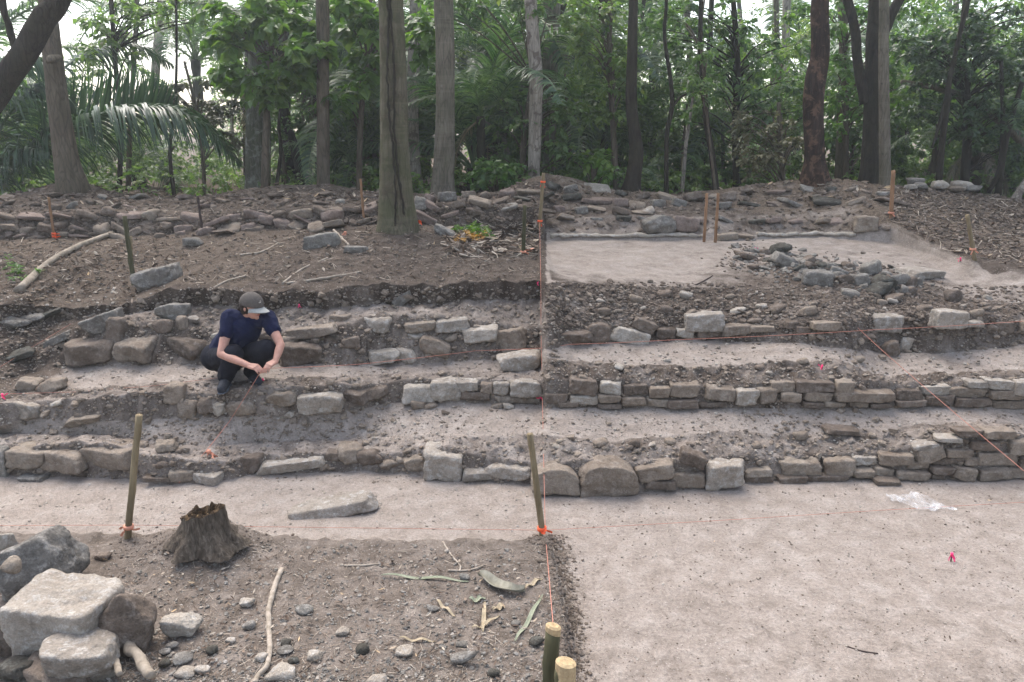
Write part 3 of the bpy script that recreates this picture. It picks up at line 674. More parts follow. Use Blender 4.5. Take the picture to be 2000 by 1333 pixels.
for rk, i in enumerate(hsort):
    px, py, w, h, mt = heap[i]; w *= .95; h *= 1.15
    put_stone('rubble_stone', px, py, w, h, mt, hr.choice(['rock', 'wedge', 'slab']), hr.uniform(-25, 25),
              {'dark': 'dark mossy', 'grey': 'grey lichened', 'brown': 'earthy brown'}[mt] + ' stone in the low rubble heap' if i > 17 else
              {0: 'dark mossy lump at the top left end of the low rubble heap', 1: 'flat pale grey slab near the left top of the low rubble heap', 2: 'thin grey flake right of the flat slab in the rubble heap', 3: 'biggest pale grey wedge on the front of the rubble heap', 4: 'dark slab behind the biggest grey wedge in the heap',
               5: 'rounded blue grey stone at the top right of the rubble heap', 7: 'dark hollow-looking stone low in the right half of the heap', 8: 'pale grey stone at the right end of the rubble heap', 9: 'dark mossy slab at the lower front of the heap', 15: 'brown stone lying just below the right end of the heap', 17: 'brown clod-like stone at the left tip of the rubble heap', 10: 'cupped pale stone below the middle of the rubble heap'}.get(i, 'stone in the low rubble heap on the plateau edge'),
              'stone', 'stones of the grey rubble heap', n=6)
# pale pile at the upper right
for i, (px, py, w, h) in enumerate([(1813,350,40,26),(1790,345,22,16),(1838,352,24,18),(1836,366,26,16),(1788,360,26,16),(1860,360,28,18),(1880,366,34,18),(1800,368,22,12),(1815,340,24,14),(1850,346,20,12),(1900,372,26,14),(1870,374,24,12),(1780,370,18,10),(1835,342,16,10)]):
    put_stone('rubble_stone', px, py, w * 1.05, h * 1.2, ('pale', 'grey', 'buff')[i % 3], 'rock', 0, ('large pale stone in the middle of the stone pile at upper right' if i == 0 else 'pale stone of the loose pile under the trees at upper right'), 'stone', 'pale stones piled at the upper right', n=6, lift=0.05 + 0.10 * (py < 353))
# broken masonry lying on the terraces and in the dug banks
br = random.Random(77); cnt = 0
bands = [(rowf([(0,800),(340,790),(560,795),(1060,796)]), 0, 1050, 15, 'between the two lower left steps'), (rowf([(0,640),(300,660),(700,655),(1060,650)]), 380, 1050, 19, 'in the left upper step'), (rowf([(0,905),(400,900),(1060,890)]), 260, 860, 10, 'in the left lower step'),
         (rowf([(1060,575),(1500,590),(2000,600)]), 1070, 2000, 20, 'on the dark right slope'), (rowf([(1060,612),(1500,615),(2000,640)]), 1070, 2000, 17, 'above the upper right wall'), (rowf([(1060,720),(2000,715)]), 1070, 1700, 9, 'above the middle right wall'), (rowf([(1060,875),(2000,850)]), 1070, 1600, 10, 'above the lower right wall')]
for f, a, b, n_, nm in bands:
    for i in range(n_):
        px = br.uniform(a, b); py = f(px) + br.gauss(0, 9); w = br.uniform(11, 27)
        mt = br.choice(['buff', 'pale', 'brown', 'brown', 'buff'])
        put_stone('rubble_stone', px, py, w, w * br.uniform(.5, .8), mt, br.choice(['rock', 'wedge']), br.uniform(-20, 20), f"small {TONE[mt]} stone loose {nm}", 'stone', 'loose rubble stones ' + nm, n=4)

# near-ground cobbles
cob = [(412,1271,26,20,'dark'),(331,1263,22,16,'grey'),(320,1298,24,20,'dark'),(360,1315,34,18,'pale'),(357,1286,40,22,'grey'),(556,1256,22,17,'dark'),(553,1272,34,12,'grey'),(612,1282,26,18,'pale'),(572,1292,24,18,'dark'),(485,1224,28,20,'grey'),(595,1192,34,20,'grey'),(480,1178,24,18,'pale'),(509,1286,22,16,'pale'),(707,1267,30,22,'dark'),(789,1275,34,18,'pale'),(895,1290,34,24,'grey'),(963,1315,26,20,'dark'),(1047,1253,30,22,'dark'),(900,1260,24,14,'grey'),(736,1330,30,20,'pale'),(668,1235,22,14,'pale'),(197,1088,26,16,'brown'),(906,1128,20,14,'grey'),(845,1190,26,14,'grey'),(396,1310,26,16,'pale'),(449,1253,18,12,'pale'),(320,1275,24,14,'grey'),(1007,1218,20,12,'grey')]
nd = {0: 'smooth round dark cobble right of the near left stone pile, above a white pebble', 6: 'pale flat cobble against the right side of the long pale root', 13: 'dark round cobble in the near ground midway between root and front post', 17: 'dark round cobble just left of the front post', 15: 'grey egg-shaped cobble near the bottom edge left of the front post', 16: 'dark cobble at the bottom edge left of the front post', 21: 'small brown stone chip behind the lichened boulder', 10: 'grey cobble right of the top half of the long root', 14: 'pale flat chip between the dark round cobble and the grey egg-shaped one', 11: 'white pebble left of the bend in the long root', 5: 'dark cobble touching the right side of the long root, above a flat one'}
for i, (px, py, w, h, mt) in enumerate(cob):
    put_stone('cobble', px, py, w, h, mt, 'cobble' if mt in ('dark', 'grey') else 'rock', 0, nd.get(i, f"small {TONE[mt].replace(' mossy','')} cobble on the near brown ground"), 'stone', 'cobbles scattered on the near ground', n=6, sink=0.1)

# ------------------------------------------------------------------ gravel, clods, litter, twigs: what nobody could count
def scatter(name, mat, n, region, size, style, seed, flat=0.6, near=1.0, mask=None, lift=0.2):
    r = np.random.RandomState(seed); protos = [stone_shape(1, 1, flat, style, 900 + seed + k, 2 if n > 3000 else 3, 1.2) for k in range(12)]
    mb = MB(); got = 0; tries = 0
    while got < n and tries < n * 6:
        tries += 1; px, py = region(r)
        P, nn = hit(px, py)
        if mask is not None and not mask(P, nn, r): continue
        s = size(r) * (P[1] / 7.0) ** near
        V, Q = protos[r.randint(12)]; Rm = rotm(r.uniform(-.5, .5), r.uniform(-.5, .5), r.uniform(0, 6.28))
        mb.add((V * [1, r.uniform(.6, 1), r.uniform(.6, 1.1)]) @ Rm.T * s + P + nn * s * lift * flat, Q); got += 1
    o = obj(name, mb.mesh(name, False), mat); o['kind'] = 'stuff'; return o
def poly(pts):
    xs = [p[0] for p in pts]; lo = [p[1] for p in pts]; hi = [p[2] for p in pts]
    def f(r):
        x = r.uniform(xs[0], xs[-1]); return x, r.uniform(np.interp(x, xs, lo), np.interp(x, xs, hi))
    return f
logn = lambda a, b: (lambda r: min(a * math.exp(abs(r.normal()) * b), a * 4.5))
tr_area = poly([(-60,560,930),(1060,560,950),(1061,560,950),(2060,560,940)])
scatter('limestone_gravel', M['pale'], 8000, tr_area, logn(0.008, .7), 'rock', 1)
scatter('earthy_gravel', M['buff'], 6500, tr_area, logn(0.009, .7), 'rock', 2)
scatter('bank_rubble', M['buff'], 4600, tr_area, logn(0.018, .6), 'wedge', 3, mask=lambda P, n, r: n[2] < 0.9)
scatter('dark_clods', M['brown'], 3600, poly([(1065,550,640),(2050,560,660)]), logn(0.015, .6), 'rock', 4)
scatter('slope_gravel', M['brown'], 4500, poly([(-60,375,560),(1060,360,550)]), logn(0.008, .7), 'rock', 5)
scatter('slope_chips', M['buff'], 1200, poly([(-60,380,565),(1060,380,550)]), logn(0.010, .6), 'slab', 6)
scatter('crest_rubble', M['brown'], 1700, poly([(-60,375,465),(740,375,440),(1060,350,430),(1061,350,455),(1740,350,450)]), logn(0.014, .75), 'rock', 7)
scatter('right_slope_gravel', M['brown'], 2600, poly([(1740,360,430),(2060,390,545)]), logn(0.012, .6), 'rock', 8)
scatter('heap_rubble', M['grey'], 420, lambda r: (lambda t: (1440 + t * 360 + r.normal() * 14, 502 + t * 58 + r.normal() * 15))(r.uniform()), logn(0.024, .5), 'wedge', 15)
scatter('heap_earth', M['brown'], 900, lambda r: (lambda t: (1430 + t * 390 + r.normal() * 18, 505 + t * 62 + r.normal() * 18))(r.uniform()), logn(0.015, .5), 'rock', 16)
scatter('floor_grit', M['pale'], 2400, poly([(-60,940,1040),(1060,960,1040),(1061,965,1400),(2060,935,1400)]), logn(0.006, .75), 'rock', 9)
scatter('floor_crumbs', M['brown'], 2400, poly([(1080,965,1400),(2060,935,1400)]), logn(0.005, .75), 'rock', 10)
scatter('near_gravel', M['grey'], 3000, lambda r: (r.uniform(200, 1110), 1333 - 270 * r.uniform(0, 1) ** 1.5), logn(0.007, .75), 'rock', 11, near=0.3)
scatter('near_pale_gravel', M['pale'], 900, lambda r: (r.uniform(200, 1100), 1333 - 260 * r.uniform(0, 1) ** 1.6), logn(0.007, .75), 'rock', 12, near=0.3)
scatter('edge_clods', M['brown'], 1600, lambda r: (lambda t, u: (np.interp(t, [0, .3, .55, 1], [1070, 1090, 1108, 1114]) + u * 16, np.interp(t, [0, .3, .55, 1], [1046, 1100, 1190, 1340])))(r.uniform(0, 1), r.normal()), logn(0.010, .6), 'rock', 13, near=0.3)
scatter('stump_clods', M['brown'], 1500, lambda r: (402 + r.normal() * 62, 1066 + r.normal() * 16), logn(0.006, .6), 'rock', 14, near=0.3)

LEAFC = {}
def litter_mat(name, stops):
    t = NT(name); a = t.attr('rnd'); c = t.ramp(a, stops)
    return t.fin(c, 0.85, None, 0.2)
M['litter'] = litter_mat('dry_leaf', [(0, (0.06, 0.04, 0.03)), (.45, (0.13, 0.092, 0.068)), (.75, (0.22, 0.17, 0.13)), (.93, (0.38, 0.33, 0.27)), (1, (0.46, 0.33, 0.2))])
M['twig'] = litter_mat('dry_twig', [(0, (0.10, 0.075, 0.055)), (.5, (0.26, 0.205, 0.16)), (1, (0.50, 0.43, 0.35))])
def leaves_on_ground(name, n, region, size, seed, near=1.0):
    r = np.random.RandomState(seed); V = []; Q = []; rn = []; k = 0
    base = np.array([[-1, 0, 0], [-.4, .34, .10], [.3, .36, .12], [1, .05, .2], [.3, -.36, .10], [-.4, -.34, .06], [-.35, 0, 0], [.35, 0, 0.02]])
    tri = np.array([[0, 6, 1], [1, 6, 2], [2, 6, 7], [2, 7, 3], [3, 7, 4], [4, 7, 6], [4, 6, 5], [5, 6, 0]])
    for _ in range(n):
        px, py = region(r); P, nn = hit(px, py); s = size(r) * (P[1] / 7) ** near
        b = base * [1, r.uniform(.5, 1.1), r.uniform(.5, 3)] * s
        Rm = rotm(r.normal() * .35, r.normal() * .35, r.uniform(0, 6.28)); V.append(b @ Rm.T + P + [0, 0, 0.012 + s * .15]); Q.append(tri + k); k += 8; rn += [r.uniform()] * 8
    o = obj(name, mesh_from(name, np.concatenate(V), np.concatenate(Q), False, {'rnd': rn}), M['litter']); o['kind'] = 'stuff'
def twigs(name, n, region, length, rr, seed, near=1.0):
    r = np.random.RandomState(seed); V = []; Q = []; rn = []; k = 0
    for _ in range(n):
        px, py = region(r); P, nn = hit(px, py); s = (P[1] / 7) ** near; Ln = length(r) * s; a = r.uniform(0, 6.28)
        d = np.array([math.cos(a), math.sin(a), 0]); d = d - nn * d.dot(nn) + nn * r.normal() * .12; sd = np.cross(d, nn); ra = rr * s * r.uniform(.6, 1.6)
        pts = [P - d * Ln / 2, P + sd * Ln * r.normal() * .07, P + d * Ln / 2]
        for m_, p in enumerate(pts):
            for an in (0, 2.09, 4.18): V.append(p + nn * (ra * 1.2 + 0.004) + (sd * math.cos(an) + nn * math.sin(an)) * ra * (1 - .25 * m_))
        for m_ in (0, 3):
            for e in range(3): Q.append([k + m_ + e, k + m_ + (e + 1) % 3, k + m_ + 3 + (e + 1) % 3, k + m_ + 3 + e])
        k += 9; rn += [r.uniform()] * 9
    o = obj(name, mesh_from(name, np.array(V), np.array(Q), True, {'rnd': rn}), M['twig']); o['kind'] = 'stuff'
ls = lambda a: (lambda r: a * r.uniform(.5, 1.5))
leaves_on_ground('slope_leaf_litter', 650, poly([(-60,400,560),(1060,440,545)]), ls(.022), 31)
leaves_on_ground('left_leaf_litter', 600, poly([(-60,480,600),(330,480,590)]), ls(.026), 32)
leaves_on_ground('right_leaf_litter', 1100, poly([(1735,362,430),(1850,372,492),(2080,390,545)]), ls(.022), 33)
leaves_on_ground('near_leaf_litter', 600, poly([(180,1080,1340),(1090,1080,1340)]), ls(.018), 34, .2)
leaves_on_ground('terrace_leaf_litter', 260, tr_area, ls(.016), 35)
leaves_on_ground('crest_leaf_litter', 700, poly([(-60,372,400),(1060,350,400),(1740,350,395)]), ls(.03), 36)
twigs('slope_twigs', 650, poly([(-60,400,560),(1060,420,545)]), ls(.09), .0028, 41)
twigs('right_slope_twigs', 380, poly([(1735,362,430),(1850,372,492),(2080,390,545)]), ls(.12), .0035, 42)
twigs('near_twigs', 1500, lambda r: (r.uniform(180, 1110), 1340 - 290 * r.uniform(0, 1) ** 1.3), ls(.06), .0017, 43, .2)
twigs('terrace_twigs', 350, tr_area, ls(.06), .0018, 44)
twigs('edge_rootlets', 1200, lambda r: (lambda t, u: (np.interp(t, [0, .3, .55, 1], [1068, 1092, 1110, 1116]) + u * 20, np.interp(t, [0, .3, .55, 1], [1046, 1100, 1190, 1340])))(r.uniform(0, 1), r.normal()), ls(.04), .0010, 45, .2)
leaves_on_ground('floor_leaf_bits', 130, poly([(1100,970,1400),(2060,940,1400)]), ls(.012), 47, .5)
twigs('floor_twigs', 420, poly([(1100,970,1400),(2060,940,1400)]), ls(.04), .0012, 46)
# ------------------------------------------------------------------ bark
def bark(name, c1, c2, moss=0.0, patch=None, bstr=1.0, ring=0.0):
    t = NT(name); v = t.coord('Object', rnd=True)
    sv = t.new('ShaderNodeVectorMath', operation='MULTIPLY'); t.l.new(v, sv.inputs[0]); sv.inputs[1].default_value = (1, 1, 0.16); s = sv.outputs[0]
    a = t.noise(s, 14, 6, 0.7, 0.6); c = t.ramp(a, [(0.3, c1), (0.7, c2)])
    c = t.mix(0.6, c, t.ramp(t.noise(v, 2.2, 4, 0.6), [(0.3, 0.65), (0.7, 1.3)]), 'MULTIPLY')
    cr = t.ramp(t.voro(s, 20, 'DISTANCE_TO_EDGE'), [(0.0, 0.45), (0.10, 1.0)]); c = t.mix(0.7, c, cr, 'MULTIPLY')
    if patch: c = t.mix(t.ramp(t.noise(v, 5, 4, 0.7, 0.5), [(0.52, 0.0), (0.60, 0.85)]), c, patch)
    if moss: c = t.mix(t.math('MULTIPLY', t.ramp(t.noise(v, 3.0, 5, 0.75), [(0.36, 0.0), (0.58, 1.0)]), moss), c, (0.075, 0.085, 0.038))
    if ring:
        z = t.new('ShaderNodeVectorMath', operation='MULTIPLY'); t.l.new(v, z.inputs[0]); z.inputs[1].default_value = (0.25, 0.25, 3.2)
        c = t.mix(t.math('MULTIPLY', t.ramp(t.noise(z.outputs[0], 3.5, 4, 0.7), [(0.52, 0.0), (0.60, 1.0)]), ring), c, tuple(x * 1.35 for x in c2))
    n = t.bump(a, 0.8 * bstr, 0.03); n = t.bump(cr, 0.6 * bstr, 0.012, n); n = t.bump(t.noise(v, 70, 4, 0.7), 0.5, 0.006, n)
    return t.fin(c, 0.93, n, 0.15)
M['b_mossy'] = bark('bark_mossy', (0.080, 0.066, 0.046), (0.180, 0.152, 0.110), 0.55, ring=0.14, bstr=1.2, patch=(0.075, 0.058, 0.042))
M['b_grey'] = bark('bark_grey_brown', (0.095, 0.078, 0.060), (0.20, 0.172, 0.136), 0.25, ring=0.15, bstr=0.9)
M['b_brown'] = bark('bark_brown', (0.078, 0.060, 0.044), (0.165, 0.13, 0.10), 0.15)
M['b_dark'] = bark('bark_dark', (0.014, 0.011, 0.009), (0.050, 0.038, 0.030), 0.12)
M['b_red'] = bark('bark_flaky_red', (0.018, 0.012, 0.009), (0.065, 0.038, 0.028), 0.0, patch=(0.13, 0.078, 0.052), bstr=1.6)
M['b_pale'] = bark('bark_pale', (0.24, 0.20, 0.165), (0.46, 0.41, 0.35), 0.05, patch=(0.13, 0.10, 0.085))
M['b_vine'] = bark('bark_mottled', (0.085, 0.078, 0.065), (0.22, 0.21, 0.18), 0.6, patch=(0.30, 0.30, 0.27))

def leaf_mat(name, stops, trans=0.35, rough=0.36):
    t = NT(name); a = t.attr('rnd'); c = t.ramp(a, stops)
    oi = t.new('ShaderNodeObjectInfo').outputs['Random']
    c = t.mix(0.75, c, t.ramp(oi, [(0, (0.72, 0.82, 0.85)), (0.5, (1, 1, 1)), (1, (1.25, 1.15, 0.80))]), 'MULTIPLY')
    t.fin(c, rough, None, 0.6); out = t.n['Material Output']
    tr = t.new('ShaderNodeBsdfTranslucent'); t.l.new(t.mix(1.0, c, (1.15, 1.35, 0.6), 'MULTIPLY'), tr.inputs['Color'])
    mx = t.new('ShaderNodeMixShader'); mx.inputs[0].default_value = trans
    t.l.new(t.p.outputs[0], mx.inputs[1]); t.l.new(tr.outputs[0], mx.inputs[2]); t.l.new(mx.outputs[0], out.inputs['Surface'])
    return t.m
M['leaf'] = leaf_mat('leaf_green', [(0, (0.050, 0.090, 0.036)), (.5, (0.115, 0.19, 0.062)), (.85, (0.18, 0.26, 0.085)), (1, (0.24, 0.24, 0.10))], 0.5)
M['leaf_bright'] = leaf_mat('leaf_bright_green', [(0, (0.045, 0.10, 0.026)), (.6, (0.10, 0.19, 0.045)), (1, (0.18, 0.27, 0.06))], 0.5)
M['leaf_dark'] = leaf_mat('leaf_dark_green', [(0, (0.025, 0.050, 0.022)), (.6, (0.055, 0.095, 0.038)), (1, (0.11, 0.16, 0.06))], 0.4)
M['leaf_dry'] = leaf_mat('leaf_olive', [(0, (0.055, 0.060, 0.028)), (.5, (0.11, 0.11, 0.055)), (1, (0.22, 0.18, 0.11))], 0.3)
M['frond'] = leaf_mat('palm_green', [(0, (0.022, 0.058, 0.026)), (.6, (0.085, 0.145, 0.07)), (1, (0.16, 0.23, 0.11))], 0.45, 0.38)
M['frond_dark'] = leaf_mat('palm_dark_green', [(0, (0.014, 0.040, 0.018)), (.6, (0.032, 0.075, 0.034)), (1, (0.065, 0.115, 0.055))], 0.3, 0.38)
M['frond_dry'] = leaf_mat('palm_grey_dry', [(0, (0.10, 0.085, 0.065)), (1, (0.24, 0.21, 0.17))], 0.15, 0.8)

def leaf_arrays(C, D, Nn, S, r, wid=0.3, kind='leaf'):
    """leaves at C pointing along D with normals about Nn and length S"""
    n = len(C); D = D / (np.linalg.norm(D, axis=1)[:, None] + 1e-9); W = np.cross(D, Nn); W /= np.linalg.norm(W, axis=1)[:, None] + 1e-9; U = np.cross(W, D)
    s = S[:, None]; w = s * wid
    b = C; m = C + D * s * .45 + U * s * .05; tip = C + D * s - U * s * .12; l = C + D * s * .42 + W * w + U * s * .13; rr = C + D * s * .42 - W * w + U * s * .13
    V = np.stack([b, l, tip, rr, m], 1).reshape(-1, 3); k = np.arange(n)[:, None] * 5
    T = np.concatenate([k + np.array([0, 4, 1]), k + np.array([1, 4, 2]), k + np.array([0, 3, 4]), k + np.array([4, 3, 2])])
    return V, T
def clumps(centers, radii, per, leaf, r, droop=0.35, wid=0.3, flat=0.6):
    C, D, U, S, R_ = [], [], [], [], []
    for c, rd in zip(centers, radii):
        nt = max(3, per // 9)
        for _ in range(nt):      # a twig carrying a row of leaves
            a = r.normal(size=3); a[2] *= flat; a /= np.linalg.norm(a); p0 = c + a * rd * r.uniform(0, .45); d = a + r.normal(size=3) * .35; d[2] -= droop * .5; d /= np.linalg.norm(d)
            ln = rd * r.uniform(.45, 1.0); cr = r.uniform()
            for j in range(9):
                f = (j + 1) / 9; p = p0 + d * ln * f - np.array([0, 0, droop * ln * f * f * .5]); s_ = np.cross(d, [0, 0, 1]); s_ /= np.linalg.norm(s_) + 1e-9
                C.append(p); D.append(d * .6 + s_ * (1 if j % 2 else -1) * .9 + r.normal(size=3) * .3 - np.array([0, 0, droop])); U.append(np.array([0, 0, 1]) + r.normal(size=3) * .45); S.append(leaf * r.uniform(.6, 1.25)); R_.append(min(1, max(0, .55 * cr + .45 * r.uniform())))
    V, T = leaf_arrays(np.array(C), np.array(D), np.array(U), np.array(S), r, wid)
    return V, T, np.repeat(R_, 5)
def crown_mesh(name, seed, n, rad3, leaf, per=54, hollow=.35, wid=.3, csz=.32):
    r = np.random.RandomState(seed); u = r.normal(size=(n, 3)); u /= np.linalg.norm(u, axis=1)[:, None]
    q = u * (hollow + (1 - hollow) * r.uniform(size=(n, 1)) ** .6) * (1 + .35 * fbm(u * 2 + seed, 1.2, 2))[:, None]
    C = q * np.array(rad3); V, T, R_ = clumps(C, np.full(n, csz) * r.uniform(.6, 1.5, n), per, leaf, r, wid=wid)
    return mesh_from(name, V, T, False, {'rnd': R_})
CR = [crown_mesh('crown', 101 + k, 60, (1.5, 1.4, 1.7), .12 + .02 * k, 45) for k in range(4)]
CRF = [crown_mesh('crown', 151 + k, 85, (2.1, 1.8, 2.8), .15, 45, csz=.42) for k in range(3)]
HIGH = [crown_mesh('crown', 131 + k, 16, (2.4, 2.4, 1.3), .24, 27, csz=.6) for k in range(3)]
for me in CR + CRF + HIGH: me.materials.append(M['leaf'])

def tree(name, label, pts, Y, mat, top=11.0, crown=True, group=None, flare=1.5, extra=None, high_r=1.0, base=True, foliage=None, leafmat='leaf', seed=0, cat='tree', n=20):
    """pts: (px, py, width px) from the top of the picture down to the base"""
    W = []
    for px, py, w, *yy in pts[::-1]:
        p = aty(px, py, yy[0] if yy else Y); W.append([*p, w * mpp(p) / 2])
    W = np.array(W); bx, by = W[0][0], W[0][1]
    if base:
        z0_, _ = zat(bx, by); W[0][2] = z0_
    up = W[-1][:3] - W[-2][:3]; up /= np.linalg.norm(up)
    root = empty(name, W[0][:3], label, cat, group); o0 = W[0][:3].copy()
    P = [np.array([*(W[0][:3] - [0, 0, .25]), W[0][3] * 1.05])] if base else []
    P += list(W); r = np.random.RandomState(seed + int(abs(bx) * 100) % 1000)
    if crown and top > W[-1][2]:
        h = top - W[-1][2]; u2 = up + np.array([r.normal() * .05, r.normal() * .05, .4]); u2 /= np.linalg.norm(u2)
        for f in (.35, .7, 1.0): P.append(np.array([*(W[-1][:3] + u2 * h * f), W[-1][3] * (1 - .5 * f)]))
    S = smooth_path(P, 14 + 7 * len(P)); V, Q, T = tube(S[:, :3], np.maximum(S[:, 3], .004), n)
    ang = np.arctan2(V[:, 1] - np.interp(V[:, 2], S[:, 2], S[:, 1]) if S[-1, 2] > S[0, 2] else 0, V[:, 0] - np.interp(V[:, 2], S[:, 2], S[:, 0]) if S[-1, 2] > S[0, 2] else 0)
    k = S[0, 3]; cen = np.stack([np.interp(V[:, 2], S[:, 2], S[:, 0]), np.interp(V[:, 2], S[:, 2], S[:, 1]), V[:, 2]], 1)
    hgt = np.clip((V[:, 2] - o0[2]) / (k * 2.2 + .05), 0, 1); fl = (1 - hgt) ** 2
    f = 1 + (flare - 1) * fl * (0.62 + .38 * np.sin(ang * 5 + bx * 3)) + .10 * fbm(V * [1, 1, .35], 3.0, 3) + .03 * np.sin(ang * 3 + V[:, 2])
    if n >= 10: V = cen + (V - cen) * f[:, None]
    mb = MB(); mb.add(V - o0, Q, T)
    for bpts in (extra or []):
        BW = smooth_path([[*aty(b[0], b[1], b[3] if len(b) > 3 else Y), b[2] * mpp(aty(b[0], b[1], Y)) / 2] for b in bpts], 22)
        v, q, t = tube(BW[:, :3], np.maximum(BW[:, 3], .003), 10); v = v + (fbm(v, 4, 2) * .02)[:, None]; mb.add(v - o0, q, t)
    cm = []
    if foliage:
        C = []; Rr = []
        for (px, py, r_px, *yy) in foliage:
            yv = yy[0] if yy else Y + r.uniform(-.4, .4); p = aty(px, py, yv); C.append(p - o0); Rr.append(r_px * mpp(p))
            k0 = S[np.argmin(np.abs(S[:, 2] - (p[2] - .5)))][:3]
            bp = smooth_path([[*k0, .018], [*((k0 + p) / 2 + [0, 0, .12]), .012], [*p, .004]], 9); v, q, t = tube(bp[:, :3], bp[:, 3], 5); mb.add(v - o0, q, t)
        cm = (C, Rr)
    obj('trunk', mb.mesh('trunk', True), M[mat], root)
    if foliage:
        V, T, R_ = clumps(cm[0], cm[1], foliage_per[0], foliage_per[1], r, wid=foliage_per[2]); obj('crown', mesh_from('crown', V, T, False, {'rnd': R_}), M[leafmat], root)
    elif crown:
        c = bpy.data.objects.new('crown', HIGH[seed % 3]); col.objects.link(c); c.parent = root; c.location = Vector((P[-1][:3] - o0).tolist()); c.scale = (high_r, high_r, high_r); c.rotation_euler = (0, 0, seed)
    return root
foliage_per = [72, .13, .3]

# ------------------------------------------------------------------ the trees at the edge of the dig
tree('forest_tree', 'thickest trunk, mossy and straight, standing in front of the others left of centre',
     [(765,-10,48),(767,100,50),(769,200,53),(771,300,58),(773,380,66),(775,430,73),(776,450,78)], 10.0, 'b_mossy', 12, seed=1, flare=1.1, n=36)
tree('forest_tree', 'straight grey-brown trunk with faint rings just right of the thickest trunk', [(866,-10,38),(869,80,37),(870,200,37),(868,300,40),(865,350,44),(864,376,50)], 13.0, 'b_grey', 12, seed=2, flare=1.1, n=28)
tree('forest_tree', 'slim pale-brown trunk with no branches, second left of the thickest trunk', [(629,-10,25),(631,100,24),(631,250,25),(631,364,26)], 13.6, 'b_brown', 12, seed=3, flare=1.15)
tree('forest_tree', 'grey-brown trunk at left leaning slightly right at its base on the rubble', [(93,-10,34),(98,60,35),(108,150,37),(118,230,40),(130,310,44),(141,368,54)], 12.0, 'b_brown', 12, seed=4, flare=1.2, n=28,
     extra=[[(118,112,10),(100,116,16,11.7),(90,122,5,11.6)]])
tree('forest_tree', 'dark leaning trunk cutting across the top left corner', [(125,-25,40),(85,40,44),(45,110,46),(0,175,48),(-60,280,52),(-120,400,58)], 9.5, 'b_dark', 9.0, seed=5, flare=1.3,
     extra=[[(40,118,18),(18,60,14),(4,-10,12)]])
tree('forest_tree', 'mottled grey trunk wrapped in vines behind the crest, left of the slim pale-brown trunk', [(505,-10,32),(503,100,34),(500,200,36),(500,300,38),(500,368,42)], 15.0, 'b_vine', 12, seed=6,
     extra=[[(523,-10,6),(520,120,6),(526,260,6),(524,366,7)]])
tree('forest_tree', 'faint pinkish-grey trunk half hidden behind the thickest trunk', [(812,-10,22),(808,120,23),(805,240,26),(808,376,32)], 16.5, 'b_pale', 12, seed=7)
tree('forest_tree', 'dark brown trunk with a gentle double bend right of the centre, standing on the crest', [(1238,-10,17),(1235,100,20),(1233,200,22),(1240,270,25),(1243,300,28),(1237,345,30),(1232,372,36)], 13.5, 'b_dark', 12, seed=8, flare=1.3)
tree('forest_tree', 'kinked trunk with dark red flaking bark on the crest at right', [(1603,-10,34),(1602,60,34),(1601,110,35),(1592,160,40),(1588,220,38),(1590,290,38),(1592,346,44)], 13.0, 'b_red', 12, seed=9, flare=1.5, n=28)
tree('forest_tree', 'dark forked trunk with crooked side limb, left of a slim light trunk at right', [(1715,-10,34),(1712,80,38),(1710,180,42),(1708,260,44),(1706,356,50)], 14.0, 'b_dark', 12, seed=10, flare=1.25, n=28,
     extra=[[(1693,200,26),(1676,130,18),(1670,60,18),(1652,-12,16)], [(1726,60,24),(1745,20,20),(1768,-20,18)]])
tree('forest_tree', 'slim light-brown trunk directly right of the dark forked trunk', [(1727,-10,18),(1726,100,19),(1727,240,20),(1729,358,23)], 13.2, 'b_grey', 12, seed=11, flare=1.1)
tree('forest_tree', 'pale stripped trunk above the rubble mound at the centre', [(1036,-10,24),(1042,80,25),(1047,160,26),(1045,250,26),(1042,345,23)], 14.4, 'b_pale', 12, seed=12)
tree('forest_tree', 'wide hazy grey trunk right behind the pale stripped one', [(1078,-10,34),(1076,100,32),(1072,240,28),(1070,345,30)], 16.5, 'b_grey', 12, seed=13,
     extra=[[(1066,110,8),(1100,112,10),(1135,112,6)]])
tree('forest_tree', 'thin wavy dark stem right of the double-bend trunk', [(1302,-10,6),(1298,70,7),(1310,160,8),(1312,210,9),(1302,270,9),(1302,376,9)], 13.6, 'b_dark', 9, seed=14, high_r=.5, extra=[[(1312,210,6),(1330,190,5),(1352,180,3)]])
tree('forest_tree', 'thin dark trunk hung with green climber, midway between the double-bend and flaky trunks', [(1368,60,9),(1372,140,11),(1380,240,12),(1390,300,12),(1399,374,14)], 13.8, 'b_dark', 9, seed=15, high_r=.6)
tree('forest_tree', 'thin dark stem at the right near a low dark palm', [(1862,120,9),(1850,200,12),(1840,280,12),(1836,350,13)], 13.6, 'b_dark', 10, seed=16, high_r=.7, extra=[[(1848,190,7),(1836,240,7),(1820,290,4)]])
tree('forest_tree', 'pair of crossing dark stems near the right edge', [(2000,150,9),(1975,230,10),(1958,310,11),(1950,378,13)], 13.8, 'b_dark', 10, seed=17, high_r=.7, extra=[[(1930,378,9),(1952,330,9),(1958,240,8),(1955,120,7)]])
tree('forest_tree', 'pale slanting stem low at the right edge of the picture', [(2040,310,12),(2010,345,12),(1985,384,14)], 13.2, 'b_pale', 6, seed=18, high_r=.4)
tree('forest_tree', 'arched grey limb reaching over from the right edge', [(1760,160,9),(1840,175,12),(1910,205,16),(1970,250,18),(2010,300,18),(2060,390,22)], 14.6, 'b_grey', 0, crown=False, seed=19)
tree('forest_tree', 'reddish-grey background trunk right of the flaky one', [(1648,100,18),(1646,230,22),(1644,352,26)], 16.5, 'b_brown', 12, seed=20)
